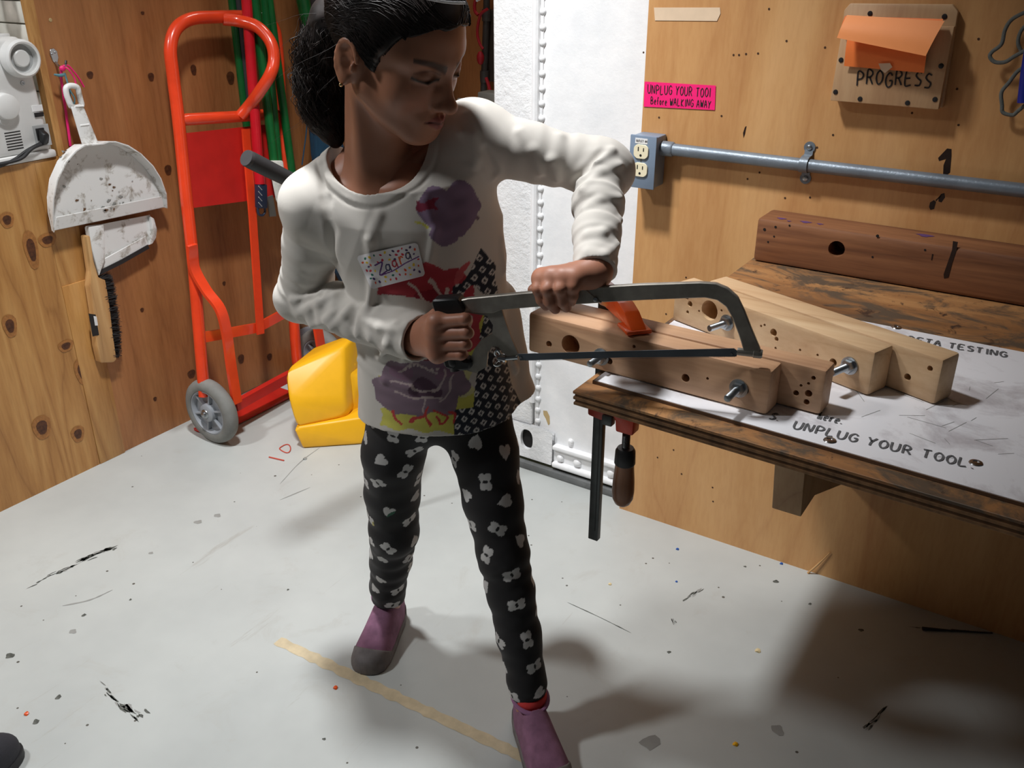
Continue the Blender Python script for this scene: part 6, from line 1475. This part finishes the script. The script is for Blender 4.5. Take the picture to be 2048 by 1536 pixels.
def strands():
    r = np.random.default_rng(8); paths = []; rad = []
    tail = smooth(HCH, 6); tr = np.interp(np.linspace(0, 1, len(tail)), [0, .25, .5, .8, 1], [.036, .038, .035, .030, .016])
    for k in range(1100):
        a = r.uniform(0, 6.28); q = math.sqrt(r.uniform(.55, 1.35)); m = len(tail); i0 = r.integers(0, 12); i1 = min(m, i0+r.integers(9, 22)); t = np.arange(i0, i1)
        if len(t) < 4: continue
        ph = r.uniform(0, 6.28); fr = r.uniform(.5, 1.2); am = r.uniform(.001, .009)
        off = (np.cos(a+.15*(t-i0)/5)[:, None]*RX+np.sin(a+.15*(t-i0)/5)[:, None]*FH)*(tr[t]*q)[:, None]
        P = tail[t]+off+am*(np.sin(t*fr+ph)[:, None]*RX+np.cos(t*fr*1.1+ph)[:, None]*np.array([0, 0, .6])+np.cos(t*fr*.9)[:, None]*FH)
        paths.append(smooth(P, 2)); rad.append(r.uniform(.0003, .0008))
    for k in range(1500):
        # combed from the hairline back over the cap
        s = r.choice([-1, 1], p=[.8, .2]); u0 = r.uniform(0, 1); f0 = np.interp(u0, [0, .5, 1], [.088, .058, .022]); c0 = np.interp(u0, [0, .5, 1], [.076, .054, -.008]); P = []
        f1, c1 = r.uniform(-.10, -.06), r.uniform(-.03, .05); li = r.uniform(.0, .0035)
        for t in np.linspace(0, 1, 12):
            f_ = f0+(f1-f0)*t; c = c0+(c1-c0)*t+.055*math.sin(math.pi*t)*(1-.4*u0)
            # put on the cap ellipsoid
            x2 = 1-((f_+.014)/.102)**2-((c-.044)/.087)**2
            x3 = 1-((f_-.031)/.066)**2-((c-.038)/.069)**2
            a = max(.0815*math.sqrt(max(x2, 0)), .069*math.sqrt(max(x3, 0)))
            P.append(HL(s*(a+.0012+li*math.sin(math.pi*t)), f_, c+.0015))
        P = np.array(P); lift = li*np.sin(np.linspace(0, math.pi, len(P)))
        for _ in range(6):
            o_ = P-HL(0, -.01, .03); o_ /= np.linalg.norm(o_, axis=1)[:, None]; P = P+o_*np.clip(.0006+lift-hairF.at(P), -.004, .004)[:, None]*.8
        paths.append(smooth(P, 2)); rad.append(r.uniform(.0003, .0007))
    for k in range(900):
        # over the crown, front to back
        ph = r.uniform(-1.25, 1.25); t = np.linspace(0, 1, 14); f_ = .086-r.uniform(.16, .19)*t; ph_ = ph*(1-.25*t); P = np.array([HL(.085*math.sin(q), g, .036+.085*math.cos(q)) for q, g in zip(ph_, f_)]); li = r.uniform(0, .002)
        for _ in range(14):
            o_ = P-HL(0, -.01, .03); o_ /= np.linalg.norm(o_, axis=1)[:, None]; P = P+o_*np.clip(.0006+li-hairF.at(P), -.006, .006)[:, None]*.8
        paths.append(smooth(P, 2)); rad.append(r.uniform(.0003, .0007))
    for k in range(46):
        # fly-aways around ear, nape and outline
        b = [PY(650, 20, 1.36), PY(628, 90, 1.37), PY(690, 90, 1.28), PY(640, 200, 1.37), PY(700, 60, 1.27)][r.integers(5)]+r.normal(0, .012, 3)
        d0 = -RX*r.uniform(-.2, 1)+np.array([0, 0, r.uniform(-1.2, .1)])+FH*r.normal(0, .3); L = r.uniform(.03, .08); t = np.linspace(0, 1, 9)[:, None]
        cv = RX*r.normal(0, .02)+FH*r.normal(0, .01)+np.array([0, 0, -.02]); P = b+d0*t*L+cv*t*t+.003*np.sin(t*9+r.uniform(0, 6))*RX
        paths.append(smooth(P, 3)); rad.append(r.uniform(.0002, .00035))
    return strand_mesh(paths, rad)
sV, sQ = strands(); soft('hair_strands', sV, sQ, 'hair_black', hair, None, None, 'stuff')

# safety glasses pushed up on the head
sg_ = thing('safety_glasses', 'clear safety glasses with magenta arms pushed up on the hair', 'glasses', HL(0, .07, .145))
for s in (-1, 1):
    n = 9; V = []; F_ = []
    for i in range(n+1):
        t = i/n; ang = math.radians(8+58*t)
        for j in range(5):
            q = j/4; c = .116+.040*q*(1-.25*t); V.append(HL(s*.086*math.sin(ang), -.005+.110*math.cos(ang)*(1-.12*q)-.02*q, c))
    for i in range(n):
        for j in range(4): F_.append((i*5+j, (i+1)*5+j, (i+1)*5+j+1, i*5+j+1))
    m = len(V); V2 = [np.asarray(p)+hf*.0022 for p in V]; F2 = F_+[tuple(m+k for k in q[::-1]) for q in F_]
    edge = [i*5 for i in range(n+1)]; F2 += [(edge[i], edge[i]+m, edge[i+1]+m, edge[i+1]) for i in range(n)]
    lens = obj('lens', MB().add(V+V2, F2), 'clear_plastic', sg_)
    obj('rim', MB().tube([np.asarray(V[i*5])+hf*.001 for i in range(n+1)], .0016, 8), 'label_white', lens)
    obj('temple_arm', MB().tube(smooth([HL(s*.080, .045, .120), HL(s*.078, .0, .116), HL(s*.074, -.045, .108), HL(s*.064, -.080, .090)], 6), .0028, 8), 'magenta_plastic', sg_)

# ------------------------------------------------------------------ hacksaw
saw = thing('hacksaw', 'steel hacksaw with black handle held level across the blocks', 'hacksaw', PS(1190, 740))
TS_ = .0045
def saw_prism(pts, th, off=0., bev=0.): return MB().prism([PS(x, y, off+th/2) for x, y in pts], -SN*th, bev, 1)
obj('front_frame', saw_prism([(1160, 576), (1280, 569), (1400, 565), (1432, 567), (1456, 577), (1476, 595), (1489, 622), (1502, 655), (1521, 700), (1518, 709), (1490, 711), (1478, 672), (1465, 637), (1452, 614), (1434, 601), (1410, 596), (1300, 600), (1205, 605), (1180, 590)], .0075, 0, .0012), 'saw_steel', saw)
obj('rear_frame', saw_prism([(905, 604), (935, 597), (1050, 586), (1168, 575), (1204, 606), (1065, 615), (1003, 620), (985, 627), (930, 626)], .0095, 0, .0012), 'saw_steel', saw)
obj('web', saw_prism([(938, 612), (1003, 618), (1012, 648), (1024, 680), (1037, 710), (1034, 720), (1026, 722), (1006, 706), (996, 694), (984, 692), (976, 704), (973, 734), (952, 746), (935, 742), (940, 718), (950, 696), (962, 680), (984, 668), (986, 650), (974, 632), (938, 626)], .0035), 'saw_steel', saw)
obj('joint_rivet', MB().lathe([(.0035, 0), (.003, .0016), (.001, .002)], PS(1191, 599, .005), SN, 12), 'chrome', saw)
obj('joint_rivet', MB().lathe([(.0035, 0), (.003, .0016), (.001, .002)], PS(1165, 576, .005), SN, 12), 'chrome', saw)
obj('blade', saw_prism([(1036, 708), (1250, 702), (1468, 697), (1476, 703), (1473, 713), (1250, 715), (1040, 721)], .0011, .002), 'blade_steel', saw)
mb = MB()
for i in range(150):
    x = 1050+i*2.8; y = 720.7-(x-1040)/430*7.8; mb.add([PS(x, y, .0026), PS(x+2.4, y, .0026), PS(x+2.0, y+1.6, .0026), PS(x, y, .0014), PS(x+2.4, y, .0014), PS(x+2., y+1.6, .0014)], [(0, 1, 2), (5, 4, 3), (0, 3, 4, 1), (1, 4, 5, 2), (2, 5, 3, 0)])
obj('teeth', mb, 'blade_steel', saw, None, 'stuff')
obj('blade_pin', MB().lathe([(.0022, 0), (.0018, .003)], PS(1463, 707, .002), SN, 10), 'chrome', saw); obj('blade_pin', MB().lathe([(.0022, 0), (.0018, .003)], PS(1042, 714, .002), SN, 10), 'chrome', saw)
obj('front_pin', MB().lathe([(.0048, -.02), (.0052, -.018), (.0052, 0), (.0062, .001), (.0062, .010), (.005, .012)], PS(1506, 706), sd_, 16), 'saw_steel', saw)
obj('front_lug', MB().tube([PS(1473, 705), PS(1494, 706)], .0028, 10), 'saw_steel', saw)
obj('rear_stud', MB().tube([PS(1000, 717), PS(1036, 714)], .0036, 12), 'zinc', saw)
wn = obj('wing_nut', MB().lathe([(.0055, -.006), (.007, -.002), (.006, .006)], PS(1004, 716), sd_, 14), 'chrome', saw)
obj('wing', MB().tube(smooth([PS(1003, 714), PS(998, 704, .002), PS(992, 700, .004), PS(990, 708, .003), PS(1000, 716)], 5), .0022, 8), 'chrome', wn)
obj('wing', MB().tube(smooth([PS(1003, 718), PS(1002, 726, .006), PS(994, 731, .010), PS(989, 727, .008), PS(998, 718)], 5), .0022, 8), 'chrome', wn)
hnd = obj('handle', MB().tube(smooth([PS(899, 612), PS(902, 640), PS(904, 680), PS(908, 715), PS(915, 738)], 5), [.012]*3+[.0125]*15+[.011]*3, 14), 'black_plastic', saw)
obj('handle_top', saw_prism([(862, 604), (866, 600), (912, 597), (918, 602), (929, 622), (924, 629), (872, 630), (864, 614)], .024, 0, .004), 'black_plastic', hnd)
obj('handle_foot', saw_prism([(878, 706), (915, 708), (928, 720), (942, 722), (940, 742), (912, 744), (888, 738)], .022, 0, .004), 'black_plastic', hnd)
obj('handle_screw', MB().lathe([(.004, 0), (.0035, .0014), (.0012, .0014)], PS(890, 718, .011), SN, 14), 'zinc', hnd)
